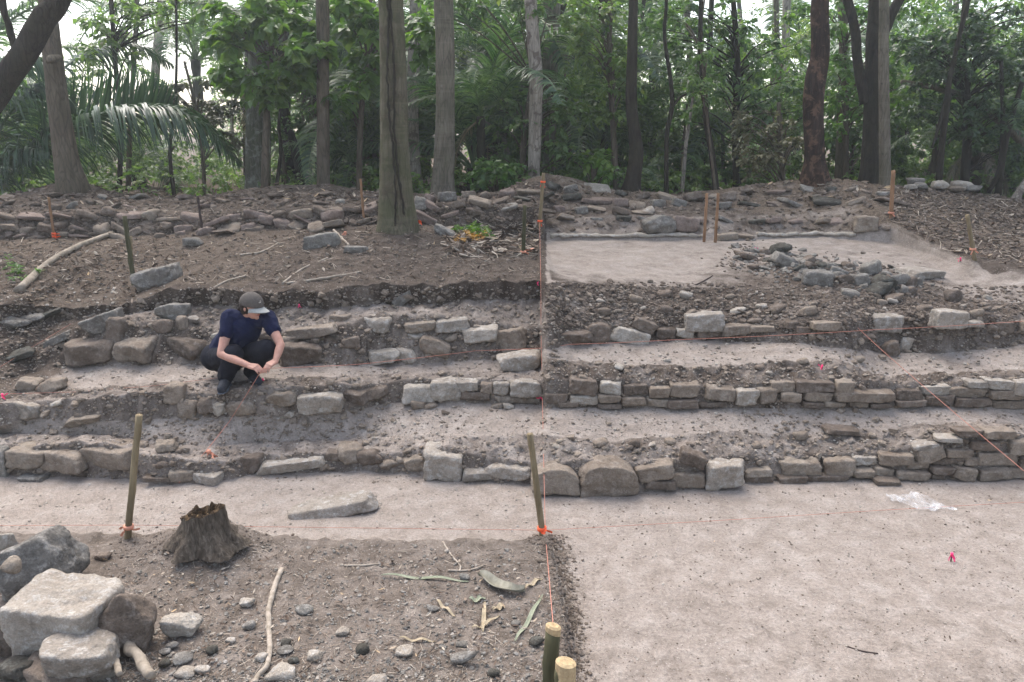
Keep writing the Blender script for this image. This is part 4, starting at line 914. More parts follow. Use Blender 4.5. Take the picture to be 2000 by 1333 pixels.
tree('forest_tree', 'brown background trunk seen far between the centre mound and the double-bend trunk', [(1140,100,26),(1142,250,28),(1146,350,32)], 22, 'b_brown', 13, seed=21)
tree('forest_tree', 'dark blue-grey background trunk beside the far brown one', [(1176,100,20),(1176,250,22),(1178,350,24)], 19, 'b_dark', 12, seed=22)
tree('forest_tree', 'dark diagonal trunk leaning right in the middle distance left of the pale stripped one', [(1068,90,14),(1010,200,17),(978,275,17),(958,345,20)], 17.5, 'b_dark', 9, seed=23)
tree('forest_tree', 'slender dark stem rising from the crest left of the mottled trunk', [(345,120,5),(340,220,6),(332,300,7),(340,378,8)], 14.5, 'b_dark', 8, seed=24, high_r=.4)
tree('forest_tree', 'dead bare stem curving up beside the mottled trunk', [(555,170,4),(545,240,6),(548,300,7),(535,366,8)], 14.2, 'b_dark', 0, crown=False, seed=25, n=8)
tree('forest_tree', 'leaning dark trunk of the clump behind the slim pale-brown trunk', [(578,-10,10),(560,90,18),(545,180,20),(575,290,16),(590,366,14)], 16.5, 'b_dark', 11, seed=26)
tree('forest_tree', 'hazy straight stem between the mottled trunk and the left palms', [(268,-10,8),(262,120,9),(255,230,9),(250,372,10)], 17, 'b_brown', 10, seed=27, high_r=.6)
tree('forest_tree', 'thin hazy stem left of the twin canes', [(1352,200,5),(1340,280,7),(1332,376,8)], 15.0, 'b_pale', 7, seed=28, high_r=.4)

# ------------------------------------------------------------------ broad-leaved understory with foliage hanging in the picture
def spread(boxes, n, seed, Y, rp=(22, 34)):
    r = random.Random(seed); out = []
    for (x0, y0_, x1, y1, k) in boxes:
        for _ in range(k): out.append((r.uniform(x0, x1), r.uniform(y0_, y1), r.uniform(*rp), Y + r.uniform(-.7, .7)))
    return out
foliage_per[:] = [54, .21, .38]
tree('leafy_tree', 'bright green large-leaved tree hanging its sprays in front of the mottled trunk', [(540,-30,10),(528,120,12),(520,250,13),(516,368,15)], 13.6, 'b_brown', 0, seed=31, leafmat='leaf_bright',
     foliage=spread([(420,20,560,90,9),(440,110,540,200,9),(540,30,640,150,9),(500,0,620,50,6),(560,110,610,160,3)], 0, 1, 13.6))
tree('leafy_tree', 'bright green large-leaved tree behind the thickest trunk', [(725,-30,9),(715,120,10),(704,250,11),(700,372,12)], 14.4, 'b_brown', 0, seed=32, leafmat='leaf_bright',
     foliage=spread([(650,0,740,60,8),(660,60,745,150,8),(795,30,850,150,6),(650,150,740,220,4)], 0, 2, 14.2))
foliage_per[:] = [63, .13, .32]
tree('leafy_tree', 'spreading green shrub-tree crossing the pale stripped trunk at the centre', [(1040,150,8),(1030,220,10),(1022,290,12),(1020,350,12)], 15.0, 'b_brown', 0, seed=33, leafmat='leaf',
     foliage=spread([(950,190,1040,290,8),(1030,150,1110,215,7),(1070,200,1180,300,9),(950,290,1010,335,4),(830,-30,1130,35,12)], 0, 3, 15.0))
tree('leafy_tree', 'fresh green low shrub on the crest left of the rubble mound', [(975,330,6),(972,352,8)], 13.7, 'b_brown', 0, seed=34, leafmat='leaf_bright', cat='shrub', foliage=spread([(925,322,1010,360,9),(935,335,985,362,4)], 0, 4, 13.7, (14, 24)))
tree('leafy_tree', 'fresh green low shrub on the crest right of the rubble mound', [(1160,330,6),(1158,352,8)], 14.2, 'b_brown', 0, seed=35, leafmat='leaf_bright', cat='shrub', foliage=spread([(1110,300,1200,350,10)], 0, 5, 14.2, (14, 24)))
tree('leafy_tree', 'drooping small-leaved tree left of the double-bend trunk', [(1195,-30,9),(1190,100,10),(1198,260,11),(1205,370,12)], 14.8, 'b_brown', 0, seed=36, leafmat='leaf',
     foliage=spread([(1135,40,1225,130,14),(1180,130,1230,230,8),(1090,0,1200,50,8)], 0, 6, 14.8))
tree('leafy_tree', 'airy green tree filling the space between the double-bend and flaky trunks', [(1430,-30,10),(1440,120,12),(1436,260,13),(1440,370,14)], 15.2, 'b_dark', 0, seed=37, leafmat='leaf',
     foliage=spread([(1260,0,1420,120,14),(1400,40,1580,190,20),(1320,120,1480,240,10),(1480,180,1570,260,5)], 0, 7, 15.2))
foliage_per[:] = [63, .09, .32]
tree('leafy_tree', 'dry olive thicket low behind the crest left of the flaky trunk', [(1520,200,7),(1525,280,9),(1530,356,10)], 14.2, 'b_brown', 0, seed=38, leafmat='leaf_dry', cat='shrub', foliage=spread([(1440,200,1570,340,26)], 0, 8, 14.2, (20, 30)))
tree('leafy_tree', 'green climber draped over the thin dark trunk at right of centre', [(1372,100,4),(1376,180,5),(1384,260,5),(1398,372,6)], 13.7, 'b_brown', 0, seed=39, leafmat='leaf', cat='climber', foliage=spread([(1355,90,1390,250,12),(1300,30,1370,60,3)], 0, 9, 13.7, (16, 24)))
foliage_per[:] = [63, .12, .32]
tree('leafy_tree', 'dense dark green tree filling the top right corner', [(1890,-30,12),(1880,100,14),(1890,240,16),(1885,360,18)], 14.4, 'b_dark', 0, seed=40, leafmat='leaf_dark',
     foliage=spread([(1760,60,1900,240,30),(1850,0,2040,150,34),(1880,150,2040,300,22)], 0, 10, 14.4, (26, 40)))
tree('leafy_tree', 'leafy green tree between the flaky and the forked trunks', [(1655,-30,8),(1650,140,9),(1652,260,10),(1655,350,11)], 15.5, 'b_brown', 0, seed=41, leafmat='leaf_bright',
     foliage=spread([(1620,40,1680,160,9),(1625,150,1690,300,10),(1740,40,1790,200,6),(1530,-30,1800,30,10)], 0, 11, 15.5))
tree('leafy_tree', 'thin-leaved tree with sky showing through it at upper left', [(215,-30,8),(225,120,9),(236,240,9),(232,370,10)], 15.5, 'b_dark', 0, seed=42, leafmat='leaf',
     foliage=spread([(170,0,260,110,10),(250,0,460,50,12),(150,110,200,190,4)], 0, 12, 15.5, (18, 28)))
tree('leafy_tree', 'sparse twiggy tree against the bright sky above the arching palm frond', [(360,120,5),(380,200,6),(395,290,7),(398,376,8)], 15.0, 'b_brown', 0, seed=43, leafmat='leaf_dry',
     foliage=spread([(280,150,450,230,12),(400,180,470,290,9)], 0, 13, 15.0, (16, 26)))
foliage_per[:] = [63, .12, .32]

# ------------------------------------------------------------------ copies: understory behind, and the far wall of forest
def copy_tree(src, parent=None):
    c = src.copy(); col.objects.link(c); c.parent = parent
    for ch in list(src.children): copy_tree(ch, c)
    return c
def sapling(i, x, y, z, s, cz, zs=1.0, label='', group='', protos=CR, mat=None):
    root = empty('leafy_tree', (x, y, z), label, 'tree', group); h = cz
    r = random.Random(i); P = smooth_path([[0, 0, -.2, .07 * s], [r.uniform(-.2, .2), r.uniform(-.2, .2), h * .5, .05 * s], [r.uniform(-.3, .3), r.uniform(-.2, .2), h, .02]], 10)
    V, Q, T = tube(P[:, :3], P[:, 3], 7); mb = MB(); mb.add(V, Q, T); obj('trunk', mb.mesh('trunk'), M['b_brown'], root)
    c = bpy.data.objects.new('crown', protos[i % len(protos)]); col.objects.link(c); c.parent = root; c.location = (0, 0, h); c.scale = (s, s, s * zs); c.rotation_euler = (0, 0, i * 1.3)
    return root
fr = random.Random(11); idx = 0
LM = [(118, 'the left leaning-base trunk'), (300, 'the arching palm frond'), (500, 'the mottled trunk'), (631, 'the slim pale-brown trunk'), (770, 'the thickest trunk'), (866, 'the ringed grey-brown trunk'), (1044, 'the pale stripped trunk'), (1236, 'the double-bend trunk'), (1380, 'the climber-hung trunk'), (1595, 'the flaky red trunk'), (1712, 'the forked trunk'), (1850, 'the dark stem at right'), (1980, 'the right edge')]
def near_lm(px):
    l = min(LM, key=lambda q: abs(q[0] - px)); return ('left of ' if px < l[0] - 12 else 'right of ' if px > l[0] + 12 else 'behind ') + l[1]
SKY = lambda px: 130 < px < 450
mid = [(560,16.5),(690,17),(930,18),(1000,19),(1120,17.5),(1330,18),(1500,17.5),(1680,17.5),(1830,16),(1960,17),(2040,16),(20,17),(-60,16),(600,19),(740,19),(1200,20),(1420,19),(1880,19),(320,18),(180,19)]
for (px, Y) in mid:
    p = aty(px, 300, Y); z, _ = zat(p[0], Y); idx += 1
    low = SKY(px); s = fr.uniform(.7, 1.0) * (.62 if low else 1); cz = 1.05 if low else fr.uniform(1.5, 2.8)
    sapling(idx, p[0], Y, z, s, cz, 1.0, ('low bushy green' if low else 'bushy green') + ' understory tree ' + near_lm(px), 'bushy trees of the middle distance', CR)
    if not low and idx % 2 == 0:
        idx += 1; sapling(idx, p[0] + .4, Y + .8, z, s, 1.2, 1.0, 'low green bush ' + near_lm(px), 'low bushes of the middle distance', CR)
far = [(px, Y) for Y, step in ((25, 380), (34, 260), (46, 170)) for px in np.arange(-150 + Y * 3, 2200, step)]
for (px, Y) in far:
    px = px + fr.uniform(-30, 30); p = aty(px, 300, Y); idx += 1; sky_dir = SKY(px)
    s = fr.uniform(.8, 1.2) * (Y / 26) ** .5; cz = s * 1.4
    if sky_dir: s *= .52; cz = s * 2.0
    sapling(idx, p[0], Y, 1.25, s, cz, fr.uniform(.75, 1.15) if not sky_dir else .8, ('low ' if sky_dir else '') + 'hazy green far tree ' + near_lm(px), 'hazy trees of the far forest', CRF)
    if not sky_dir and Y < 40 and idx % 4 == 0:
        idx += 1; sapling(idx, p[0] + fr.uniform(-1.2, 1.2), Y + 1.2, 1.25, s, cz + 3.6 * s, 1.0, 'tall hazy far tree ' + near_lm(px), 'hazy trees of the far forest', CRF)
for k in range(26):
    px = fr.uniform(150, 1990); Y = fr.uniform(17, 30); pw = fr.uniform(6, 16)
    tree('forest_tree', 'hazy background trunk seen ' + near_lm(px), [(px + fr.uniform(-25, 25), -10, pw), (px + fr.uniform(-8, 8), 180, pw * 1.1), (px, 340, pw * 1.25)], Y, fr.choice(['b_brown', 'b_dark', 'b_grey', 'b_pale']), 12, seed=60 + k, group='thin trunks of the far forest', n=9, crown=k % 4 == 0, high_r=.7)

# ------------------------------------------------------------------ palms
def frond_mesh(P, n=80, ll=.8, droop=.5, width=.035, both=True, upward=0.0, seed=0, start=.12):
    r = np.random.RandomState(seed); P = smooth_path(P, 200); V = []; Q = []; R_ = []; k = 0
    tg = np.gradient(P, axis=0); tg /= np.linalg.norm(tg, axis=1)[:, None]
    for i in range(n):
        f = start + (1 - start) * i / n; j = int(f * 199); p = P[j]; t = tg[j]; sd = np.cross(t, [0, 0, 1]); sd /= np.linalg.norm(sd) + 1e-9
        L_ = ll * (math.sin(math.pi * min(1, (f * .86 + .14))) ** .55) * r.uniform(.85, 1.1)
        for sg in (-1, 1):
            d = sd * sg * .75 + t * .55 + np.array([0, 0, .35 + upward]) + r.normal(size=3) * .10; d /= np.linalg.norm(d); pts = [p]; q = p.copy(); m = 5; cr = r.uniform()
            for s in range(m):
                d = d + np.array([0, 0, -droop * (.45 + s * .32)]) * .62; d /= np.linalg.norm(d); q = q + d * L_ / m; pts.append(q.copy())
            wv = np.cross(d, sd * sg + [0, 0, .2]); wv /= np.linalg.norm(wv) + 1e-9; wv = t * .9 + wv * .3; wv /= np.linalg.norm(wv)
            for s, pt in enumerate(pts):
                w = width * (.7, 1, 1, .8, .5, .05)[s]; V += [pt - wv * w / 2, pt + wv * w / 2]
            for s in range(m): Q.append([k + 2 * s, k + 2 * s + 1, k + 2 * s + 3, k + 2 * s + 2])
            k += 12; R_ += [cr] * 12
    V = np.array(V); v, q, t_ = tube(P[::10], np.linspace(.035, .008, len(P[::10])), 6)
    V2 = np.concatenate([V, v]); me = mesh_from('frond', V2, [np.concatenate([np.array(Q), q + len(V)]), t_ + len(V)], True, {'rnd': np.concatenate([R_, np.full(len(v), .9)])})
    return me
def arc(e0, Ln, curl):
    pts = [np.zeros(3)]; e = rad(e0)
    for i in range(8): pts.append(pts[-1] + np.array([math.cos(e), 0, math.sin(e)]) * Ln / 8); e -= rad(curl) / 8 * (1 + .5 * i / 8)
    return pts
FR = [frond_mesh(arc(80, 4.6, 75), 70, .75, .35, .04, seed=1), frond_mesh(arc(62, 4.8, 95), 70, .8, .4, .04, seed=2), frond_mesh(arc(40, 4.4, 95), 70, .8, .5, .04, seed=3), frond_mesh(arc(15, 4.0, 85), 66, .75, .6, .04, seed=4)]
for m_ in FR: m_.materials.append(M['frond'])
FRD = frond_mesh(arc(-30, 2.6, 70), 50, .55, .8, .035, seed=5); FRD.materials.append(M['frond_dry'])
def palm(px, Y, label, h=1.0, n=13, s=1.0, dry=0, seed=0, tw=.16, lean=0.0, group=None, up=(0, 1, 1, 2, 2, 3)):
    r = random.Random(seed); p = aty(px, 300, Y); z, _ = zat(p[0], Y); root = empty('palm', (p[0], Y, z), label, 'palm', group)
    P = smooth_path([[0, 0, -.2, tw * 1.25], [lean * .3, 0, h * .5, tw], [lean, 0, h, tw * .9]], 16); V, Q, T = tube(P[:, :3], P[:, 3] * (1 + .12 * np.sin(np.arange(16) * 2.3)), 12)
    mb = MB(); mb.add(V, Q, T); obj('trunk', mb.mesh('trunk'), M['b_dark'], root)
    for i in range(n + dry):
        me = FRD if i >= n else FR[up[i % len(up)]]
        o = bpy.data.objects.new('frond', me); col.objects.link(o); o.parent = root; o.location = (lean, 0, h - .05)
        k = s * r.uniform(.85, 1.1); o.scale = (k, k, k); o.rotation_euler = (r.uniform(-.15, .15), r.uniform(-.1, .1), i * 2.4 + r.uniform(-.3, .3))
    return root
palm(885, 21, 'pale hazy palm with long feathery fronds seen left of the ringed trunk', 1.2, 13, 1.3, 0, 31, up=(0, 0, 1, 1, 2))
palm(1105, 22, 'pale hazy palm with feathery fronds above the centre mound', 1.4, 13, 1.25, 0, 32, up=(0, 0, 1, 1, 2))
palm(955, 19.5, 'tall palm with arching fronds behind the crest right of the ringed grey-brown trunk', 2.6, 15, 1.15, 3, 1)
palm(560, 17.5, 'palm with fronds arching both ways over the mottled trunk', 3.2, 14, 1.1, 5, 2)
palm(690, 16.2, 'low palm with drooping greyish fronds just left of the thickest trunk', .6, 9, .55, 4, 3, up=(1, 2, 3))
palm(1215, 21, 'low palm fanning out beneath the far brown trunk', .5, 12, .8, 0, 4)
palm(1905, 15.3, 'dark low palm with dry skirt right of the stone pile', 1.1, 11, .52, 7, 5)
palm(265, 19, 'bluish low palm under the arching frond at left', .5, 12, .7, 0, 6)
palm(1450, 17.5, 'small bright low palm behind the crest left of the flaky trunk', .2, 7, .32, 0, 7, tw=.06)
palm(1335, 18, 'small low palm behind the crest near the wavy stem', .2, 7, .34, 0, 8, tw=.06)
palm(-40, 19, 'big hazy palm at the left edge with fronds reaching over the leaning trunk', 2.5, 15, 1.3, 0, 9)
palm(400, 26, 'hazy palm with fronds drooping against the bright sky at upper left', 3.6, 12, 1.1, 0, 10)
palm(1090, 27, 'hazy palm behind the wide grey trunk', 3.5, 14, 1.3, 0, 12)
palm(830, 24, 'hazy palm seen between the thickest and the ringed trunk', 3.0, 14, 1.2, 2, 13)
palm(1550, 26, 'hazy palm far behind the dry olive thicket', 3.0, 13, 1.2, 0, 14)
palm(1980, 19, 'palm with pale fronds behind the crossing stems at the right edge', 1.6, 12, .9, 3, 15)
palm(1270, 25, 'hazy palm far behind the double-bend trunk', 3.2, 13, 1.2, 0, 16)
palm(660, 27, 'hazy palm far behind the slim pale-brown trunk', 3.4, 13, 1.3, 0, 17)
palm(1760, 23, 'hazy palm far behind the slim light-brown trunk', 2.4, 13, 1.1, 0, 18)
palm(940, 15.4, 'dark slender palm hanging folded fronds beside the ringed trunk', 1.6, 8, .5, 2, 19, tw=.09)
palm(925, 16.6, 'fresh green palm with tall upright fronds behind the crest, right beside the ringed grey-brown trunk', .6, 11, 1.05, 0, 20, up=(0, 0, 1, 1, 2))
palm(1165, 18.5, 'pale green palm with upright fronds behind the drooping small-leaved tree', .8, 11, 1.0, 0, 21, up=(0, 0, 1, 2))
palm(745, 18.0, 'green palm with upright fronds directly behind the thickest trunk', .8, 11, 1.0, 0, 22, up=(0, 0, 1, 2))
palm(1500, 20, 'hazy upright palm behind the dry olive thicket', .8, 11, 1.1, 0, 23, up=(0, 0, 1, 2))
palm(1230, 15.6, 'short pale fan of fronds at the foot of the double-bend trunk', .1, 6, .42, 0, 24, tw=.07, up=(1, 2))
# the big arching fronds at the left
b = aty(-70, 420, 13.4); z_, _ = zat(b[0], 13.4); o0 = np.array([b[0], 13.4, z_]); root = empty('palm', o0, 'cohune-like palm at left whose long dark frond arches over the crest', 'palm')
mb = MB(); V, Q, T = tube([[0, 0, -.2], [0, 0, .5], [.05, 0, 1.0]], [.3, .28, .22], 12); mb.add(V, Q, T); obj('trunk', mb.mesh('trunk'), M['b_dark'], root)
def big_frond(pts, **k):
    P = [aty(px, py, Y) - o0 for px, py, Y in pts]; obj('frond', frond_mesh([[0.05, 0, .9]] + P, **k), M['frond_dark'], root)
big_frond([(-20,372,13.4),(50,310,13.3),(130,250,13.2),(220,218,13.1),(320,212,13.1),(400,246,13.2),(470,318,13.4)], n=165, ll=1.4, droop=.75, width=.040, seed=11, start=.2)
big_frond([(10,330,13.6),(100,262,13.8),(200,232,14),(290,215,14.2),(350,232,14.4)], n=100, ll=1.1, droop=-.12, width=.032, upward=.8, seed=12, start=.35)
big_frond([(-30,300,13.0),(20,220,13.0),(70,180,13.1),(110,190,13.2)], n=110, ll=1.25, droop=.6, width=.036, seed=13, start=.1)
big_frond([(-60,260,12.8),(-20,150,12.8),(40,110,12.9),(90,130,13)], n=110, ll=1.25, droop=.7, width=.036, seed=14, start=.1)
big_frond([(-40,360,12.7),(0,320,12.7),(50,290,12.6),(100,300,12.5)], n=70, ll=.8, droop=.8, width=.034, seed=15, start=.1)
big_frond([(-20,340,14.5),(60,200,15),(160,110,15.5),(260,90,16),(340,130,16.4)], n=100, ll=1.0, droop=.6, width=.036, seed=16, start=.2)
# low ground plants along the far side of the crest: too many to count
r_ = np.random.RandomState(3); C = []; 
for _ in range(600):
    px = r_.uniform(-100, 2100); Y = r_.uniform(14.2, 24); p = aty(px, 300, Y); C.append([p[0], Y, 1.25 + .5 * r_.uniform() + (.3 if Y < 16 else .6 * r_.uniform())])
V, T, R_ = clumps(np.array(C), r_.uniform(.2, .5, len(C)), 45, .12, r_, wid=.28)
o = obj('undergrowth', mesh_from('undergrowth', V, T, False, {'rnd': R_}), M['leaf']); o['kind'] = 'stuff'
# small weeds on the left slope
C = [hit(px, py)[0] + [0, 0, .03] for px, py in [(20,515),(18,525),(30,540),(45,545),(38,538),(60,538),(25,548),(12,540)]]
V, T, R_ = clumps(np.array(C), np.full(len(C), .09), 18, .06, r_, wid=.2, droop=.1); o = obj('weeds', mesh_from('weeds', V, T, False, {'rnd': R_}), M['leaf_bright']); o['kind'] = 'stuff'

# ------------------------------------------------------------------ haze
def haze():
    mb = MB(); a = np.array([[-95, -25, 0], [95, -25, 0], [95, 75, 0], [-95, 75, 0]], float); V = np.concatenate([a + [0, 0, -2.0], a + [0, 0, 22.0]])
    mb.add(V, [[0, 3, 2, 1], [4, 5, 6, 7], [0, 1, 5, 4], [1, 2, 6, 5], [2, 3, 7, 6], [3, 0, 4, 7]])
    m = bpy.data.materials.new('air'); m.use_nodes = True; nt = m.node_tree; nt.nodes.remove(nt.nodes['Principled BSDF'])
    pv = nt.nodes.new('ShaderNodeVolumePrincipled'); pv.inputs['Color'].default_value = (.88, .95, 1.0, 1); pv.inputs['Density'].default_value = 0.0022; pv.inputs['Anisotropy'].default_value = 0.6
    nt.links.new(pv.outputs[0], nt.nodes['Material Output'].inputs['Volume'])
    o = obj('haze', mb.mesh('haze', False), m); o['kind'] = 'stuff'
haze()
# ------------------------------------------------------------------ plain materials
M['stake'] = simple('peeled_stick', (0.12, 0.09, 0.05), (0.26, 0.205, 0.125), 18, stretch=(1, 1, .15))
M['stake_green'] = simple('green_bark_stick', (0.035, 0.036, 0.018), (0.11, 0.10, 0.055), 18, stretch=(1, 1, .15))
M['stake_red'] = simple('brown_cane', (0.16, 0.085, 0.045), (0.30, 0.175, 0.10), 18, stretch=(1, 1, .15))
M['cutwood'] = simple('fresh_cut_wood', (0.30, 0.215, 0.12), (0.48, 0.365, 0.215), 60)
M['rod'] = simple('rusty_iron', (0.03, 0.022, 0.02), (0.075, 0.05, 0.042), 40, 0.7)
M['string'] = simple('orange_string', (0.40, 0.165, 0.12), (0.50, 0.23, 0.17), 80, 0.8)
M['tape'] = simple('orange_tape', (0.80, 0.09, 0.03), (0.9, 0.16, 0.06), 30, 0.5)
M['tape_dull'] = simple('faded_orange_tape', (0.55, 0.22, 0.14), (0.7, 0.33, 0.22), 30, 0.6)
M['pink'] = simple('pink_ribbon', (0.85, 0.03, 0.14), (0.95, 0.08, 0.24), 30, 0.5)
M['nail'] = simple('dark_nail', (0.05, 0.02, 0.02), (0.09, 0.035, 0.035), 40, 0.5)
M['drywood'] = simple('dry_wood', (0.20, 0.165, 0.125), (0.42, 0.36, 0.30), 22)
M['logwood'] = simple('weathered_log', (0.15, 0.12, 0.09), (0.36, 0.31, 0.25), 14)
M['greenstrip'] = simple('pale_green_leaflet', (0.17, 0.185, 0.125), (0.29, 0.30, 0.22), 20)
M['tanstrip'] = simple('tan_leaflet', (0.27, 0.215, 0.14), (0.40, 0.33, 0.23), 20)
M['dryleaf'] = simple('big_dry_leaf', (0.20, 0.185, 0.14), (0.33, 0.31, 0.25), 26)

def stake(name, label, top, bot, w, mat, Y=None, parts=None, cut=False, group=None, sunk=.12, cat='stake', taper=.92, seed=1, Yt=None):
    B_ = hit(*bot)[0] if Y is None else aty(bot[0], bot[1], Y); T_ = aty(top[0], top[1], B_[1] + (Yt or 0)); r = w * mpp(B_) / 2; d = T_ - B_; L_ = np.linalg.norm(d); d /= L_
    root = empty(name, B_, label, cat, group); rr = np.random.RandomState(seed)
    n = 16; P = [-d * sunk + d * (L_ + sunk) * i / (n - 1) + rr.normal(size=3) * r * .06 for i in range(n)]; kn = 1 + .10 * rr.normal(size=n) * (np.arange(n) % 5 == 2)
    V, Q, T = tube(P, r * np.linspace(1, taper, n) * kn, 12); V = V + (fbm(V + seed, 6, 2) * r * .12)[:, None]
    mb = MB(); mb.add(V, Q, T); obj('shaft', mb.mesh('shaft'), M[mat], root)
    if cut:      # a fresh axe cut closes the top
        a = np.linspace(0, 2 * np.pi, 14, endpoint=False); tp = P[-1]; rt = r * taper * 1.02; sx = np.cross(d, [0, 1, 0]); sx /= np.linalg.norm(sx); sy = np.cross(d, sx)
        mb = MB(); lay = []
        for k, (hh, rf) in enumerate([(-.05 * cut, 1.03), (.012, 1.03), (.02, .72), (.016, .3)]):
            lay.append(tp + d * (hh * (1 if k else 1) + np.sin(a + 1) * (.012 if k == 0 else .008) )[:, None] * 1.0 + (np.cos(a) * rt * rf)[:, None] * sx + (np.sin(a) * rt * rf)[:, None] * sy) if False else lay.append(tp + np.outer(np.full(14, hh) + np.sin(a + 1) * (.014 if k == 0 else .007), d) + np.outer(np.cos(a) * rt * rf, sx) + np.outer(np.sin(a) * rt * rf, sy))
        V = np.concatenate(lay + [(tp + d * .016)[None]]); q = [[k * 14 + i, k * 14 + (i + 1) % 14, (k + 1) * 14 + (i + 1) % 14, (k + 1) * 14 + i] for k in range(3) for i in range(14)]; t = [[42 + i, 42 + (i + 1) % 14, 56] for i in range(14)]
        mb.add(V, q, t); obj('cut_end', mb.mesh('cut_end', False), M['cutwood'], root)
    for (f, kind) in (parts or []):
        c = d * L_ * f; ribbon(root, c, r, kind, seed)
    return root, B_, T_
def ribbon(root, c, r, kind, seed=0, name='flagging_tape', sz=1.0):
    rr = np.random.RandomState(seed + 5); mb = MB()
    V, Q, T = tube([c - [0, 0, .012], c, c + [0, 0, .012]], r * 1.35 + .003, 10); mb.add(V, Q, T)
    for k in range(3):      # knot and fluttering tails
        a = rr.uniform(0, 6.28); P = [c]; d = np.array([math.cos(a), -abs(math.sin(a)) * .6, -.5]); m = 6
        for i in range(m): d = d + rr.normal(size=3) * .35 + [0, 0, -.12]; d /= np.linalg.norm(d); P.append(P[-1] + d * .014 * sz)
        P = np.array(P); w = np.cross(d, [0, 1, 0.2]); w /= np.linalg.norm(w); w = w * .008 * sz; V = np.concatenate([P - w, P + w]); n = len(P)
        mb.add(V, [[i, i + 1, n + i + 1, n + i] for i in range(n - 1)])
    return obj(name, mb.mesh(name), M[kind], root)
stake('wooden_stake', 'straight wooden stake leaning slightly left of the tree stump', (272,812), (249,1050), 13, 'stake', parts=[(.09,'tape_dull')], seed=1, taper=.95)
_, SB, ST = stake('wooden_stake', 'leaning wooden stake at the inner corner of the near soil block, by the centre string', (1035,848), (1060,1046), 13, 'stake', parts=[(.07,'tape')], seed=2, taper=.9, cut=0)
_, PC, PT = stake('wooden_post', 'thick post with fresh yellow cut top at the bottom edge, string tied to it', (1081,1228), (1066,1420), 29, 'stake_green', Y=2.9, cut=.4, seed=3, sunk=.35, cat='post', taper=.97)
stake('wooden_post', 'shorter thick post with a slanted axe cut, rightmost at the bottom edge', (1104,1300), (1098,1440), 40, 'stake_green', Y=2.78, cut=1.8, seed=4, sunk=.35, cat='post', taper=.95)
stake('wooden_stake', 'thicker greenish stake standing beside the cracked grey slab on the left slope', (243,423), (262,556), 9, 'stake_green', seed=5)
stake('wooden_stake', 'thin short stick right behind the thicker greenish stake', (256,462), (258,530), 5, 'stake', seed=6)
stake('iron_rod', 'dark iron rod standing before the collapsed stone row left of centre', (386,384), (396,456), 5, 'rod', seed=7, cat='rod')
stake('wooden_stake', 'greenish cut stake just left of the centre string on the upper slope', (1025,402), (1022,496), 8, 'stake_green', parts=[(.04,'tape_dull')], seed=8)
_, HB, HT = stake('wooden_stake', 'tall stake with two orange tape ties in front of the rubble mound', (1062,338), (1054,440), 7, 'stake', parts=[(.08,'tape'),(.83,'tape')], seed=9)
stake('wooden_stake', 'left one of the twin brown canes at the back of the plateau', (1381,378), (1375,473), 6, 'stake_red', seed=10)
stake('wooden_stake', 'right one of the twin brown canes at the back of the plateau', (1403,378), (1397,474), 6, 'stake_red', seed=11)
stake('wooden_stake', 'reddish corner stake with orange tape near the light trunk at right', (1745,334), (1740,427), 8, 'stake_red', parts=[(.12,'tape_dull')], seed=12)
stake('wooden_stake', 'lone stake tilting left on the littered slope at the right', (1889,420), (1904,509), 8, 'stake', seed=13, parts=[(.25,'tape_dull')])
stake('iron_rod', 'thin rod with bright orange tape in the stone row at far left', (95,386), (106,466), 5, 'stake_red', parts=[(.05,'tape'),(.12,'tape')], seed=14, cat='rod')
stake('wooden_stake', 'thin reddish rod standing just left of the thickest trunk', (704,350), (711,432), 5, 'stake_red', seed=15)
stake('wooden_stake', 'slim hazy stick on the crest beside the climber-hung trunk', (1333,300), (1331,378), 5, 'stake', seed=16)

# ------------------------------------------------------------------ strings
def string(label, pts, r=.0021, sag=.004, name='string'):
    P = []
    for a, b in zip(pts[:-1], pts[1:]):
        n = 24; L_ = np.linalg.norm(b - a)
        for i in range(n): f = i / n; P.append(a + (b - a) * f - np.array([0, 0, sag * L_ * 4 * f * (1 - f)]))
    P.append(pts[-1]); o0 = P[0]; V, Q, T = tube(np.array(P) - o0, r, 6); mb = MB(); mb.add(V, Q, T)
    return tag(obj(name, mb.mesh(name), M['string'], None, o0), label, 'string')
G = lambda px, py, h=.03: hit(px, py)[0] + np.array([0, 0, h])
pB = aty(1065, 1040, SB[1] - .02)
string('orange string running straight up the centre of the dig from the leaning stake', [pB, G(1059,779,.06), G(1057,690,.08), G(1056,556,.06), aty(1054, 434, HB[1] - .02)], .0023)
string('short orange string from the leaning centre stake to the thick near post', [pB, PT - [0, .03, .0]], sag=.002)
hand_pt = None
string('diagonal orange string crossing the terraces from the rubble heap to the right edge', [G(1524,508,.08), aty(1722, 684, 6.75), aty(2030, 945, 4.9)], .0022)
string('orange string stretched along the upper wall at the right', [G(1060,688,.03), G(1110,681,.04), aty(1320,664,6.9), aty(1700,645,6.75), aty(2010,627,6.7)], .0021)
string('faint orange string lying along the pale floor behind the stump to the right edge', [G(-40,1030,.012), aty(249,1026,hit(249,1050)[0][1]), aty(1063,1036,SB[1]), G(1400,1022,.02), G(1700,1003,.02), G(2030,984,.02)], .0015, sag=.0)
string('faint orange string on the terrace from the left edge to the crouching person', [G(5,772,.01), G(150,768,.01), G(300,756,.01), G(430,742,.02)], .0014, sag=0)
string('faded pink string over the mossy rocks at the left edge', [G(-10,732,.04), G(60,690,.05), G(140,640,.04)], .0015)

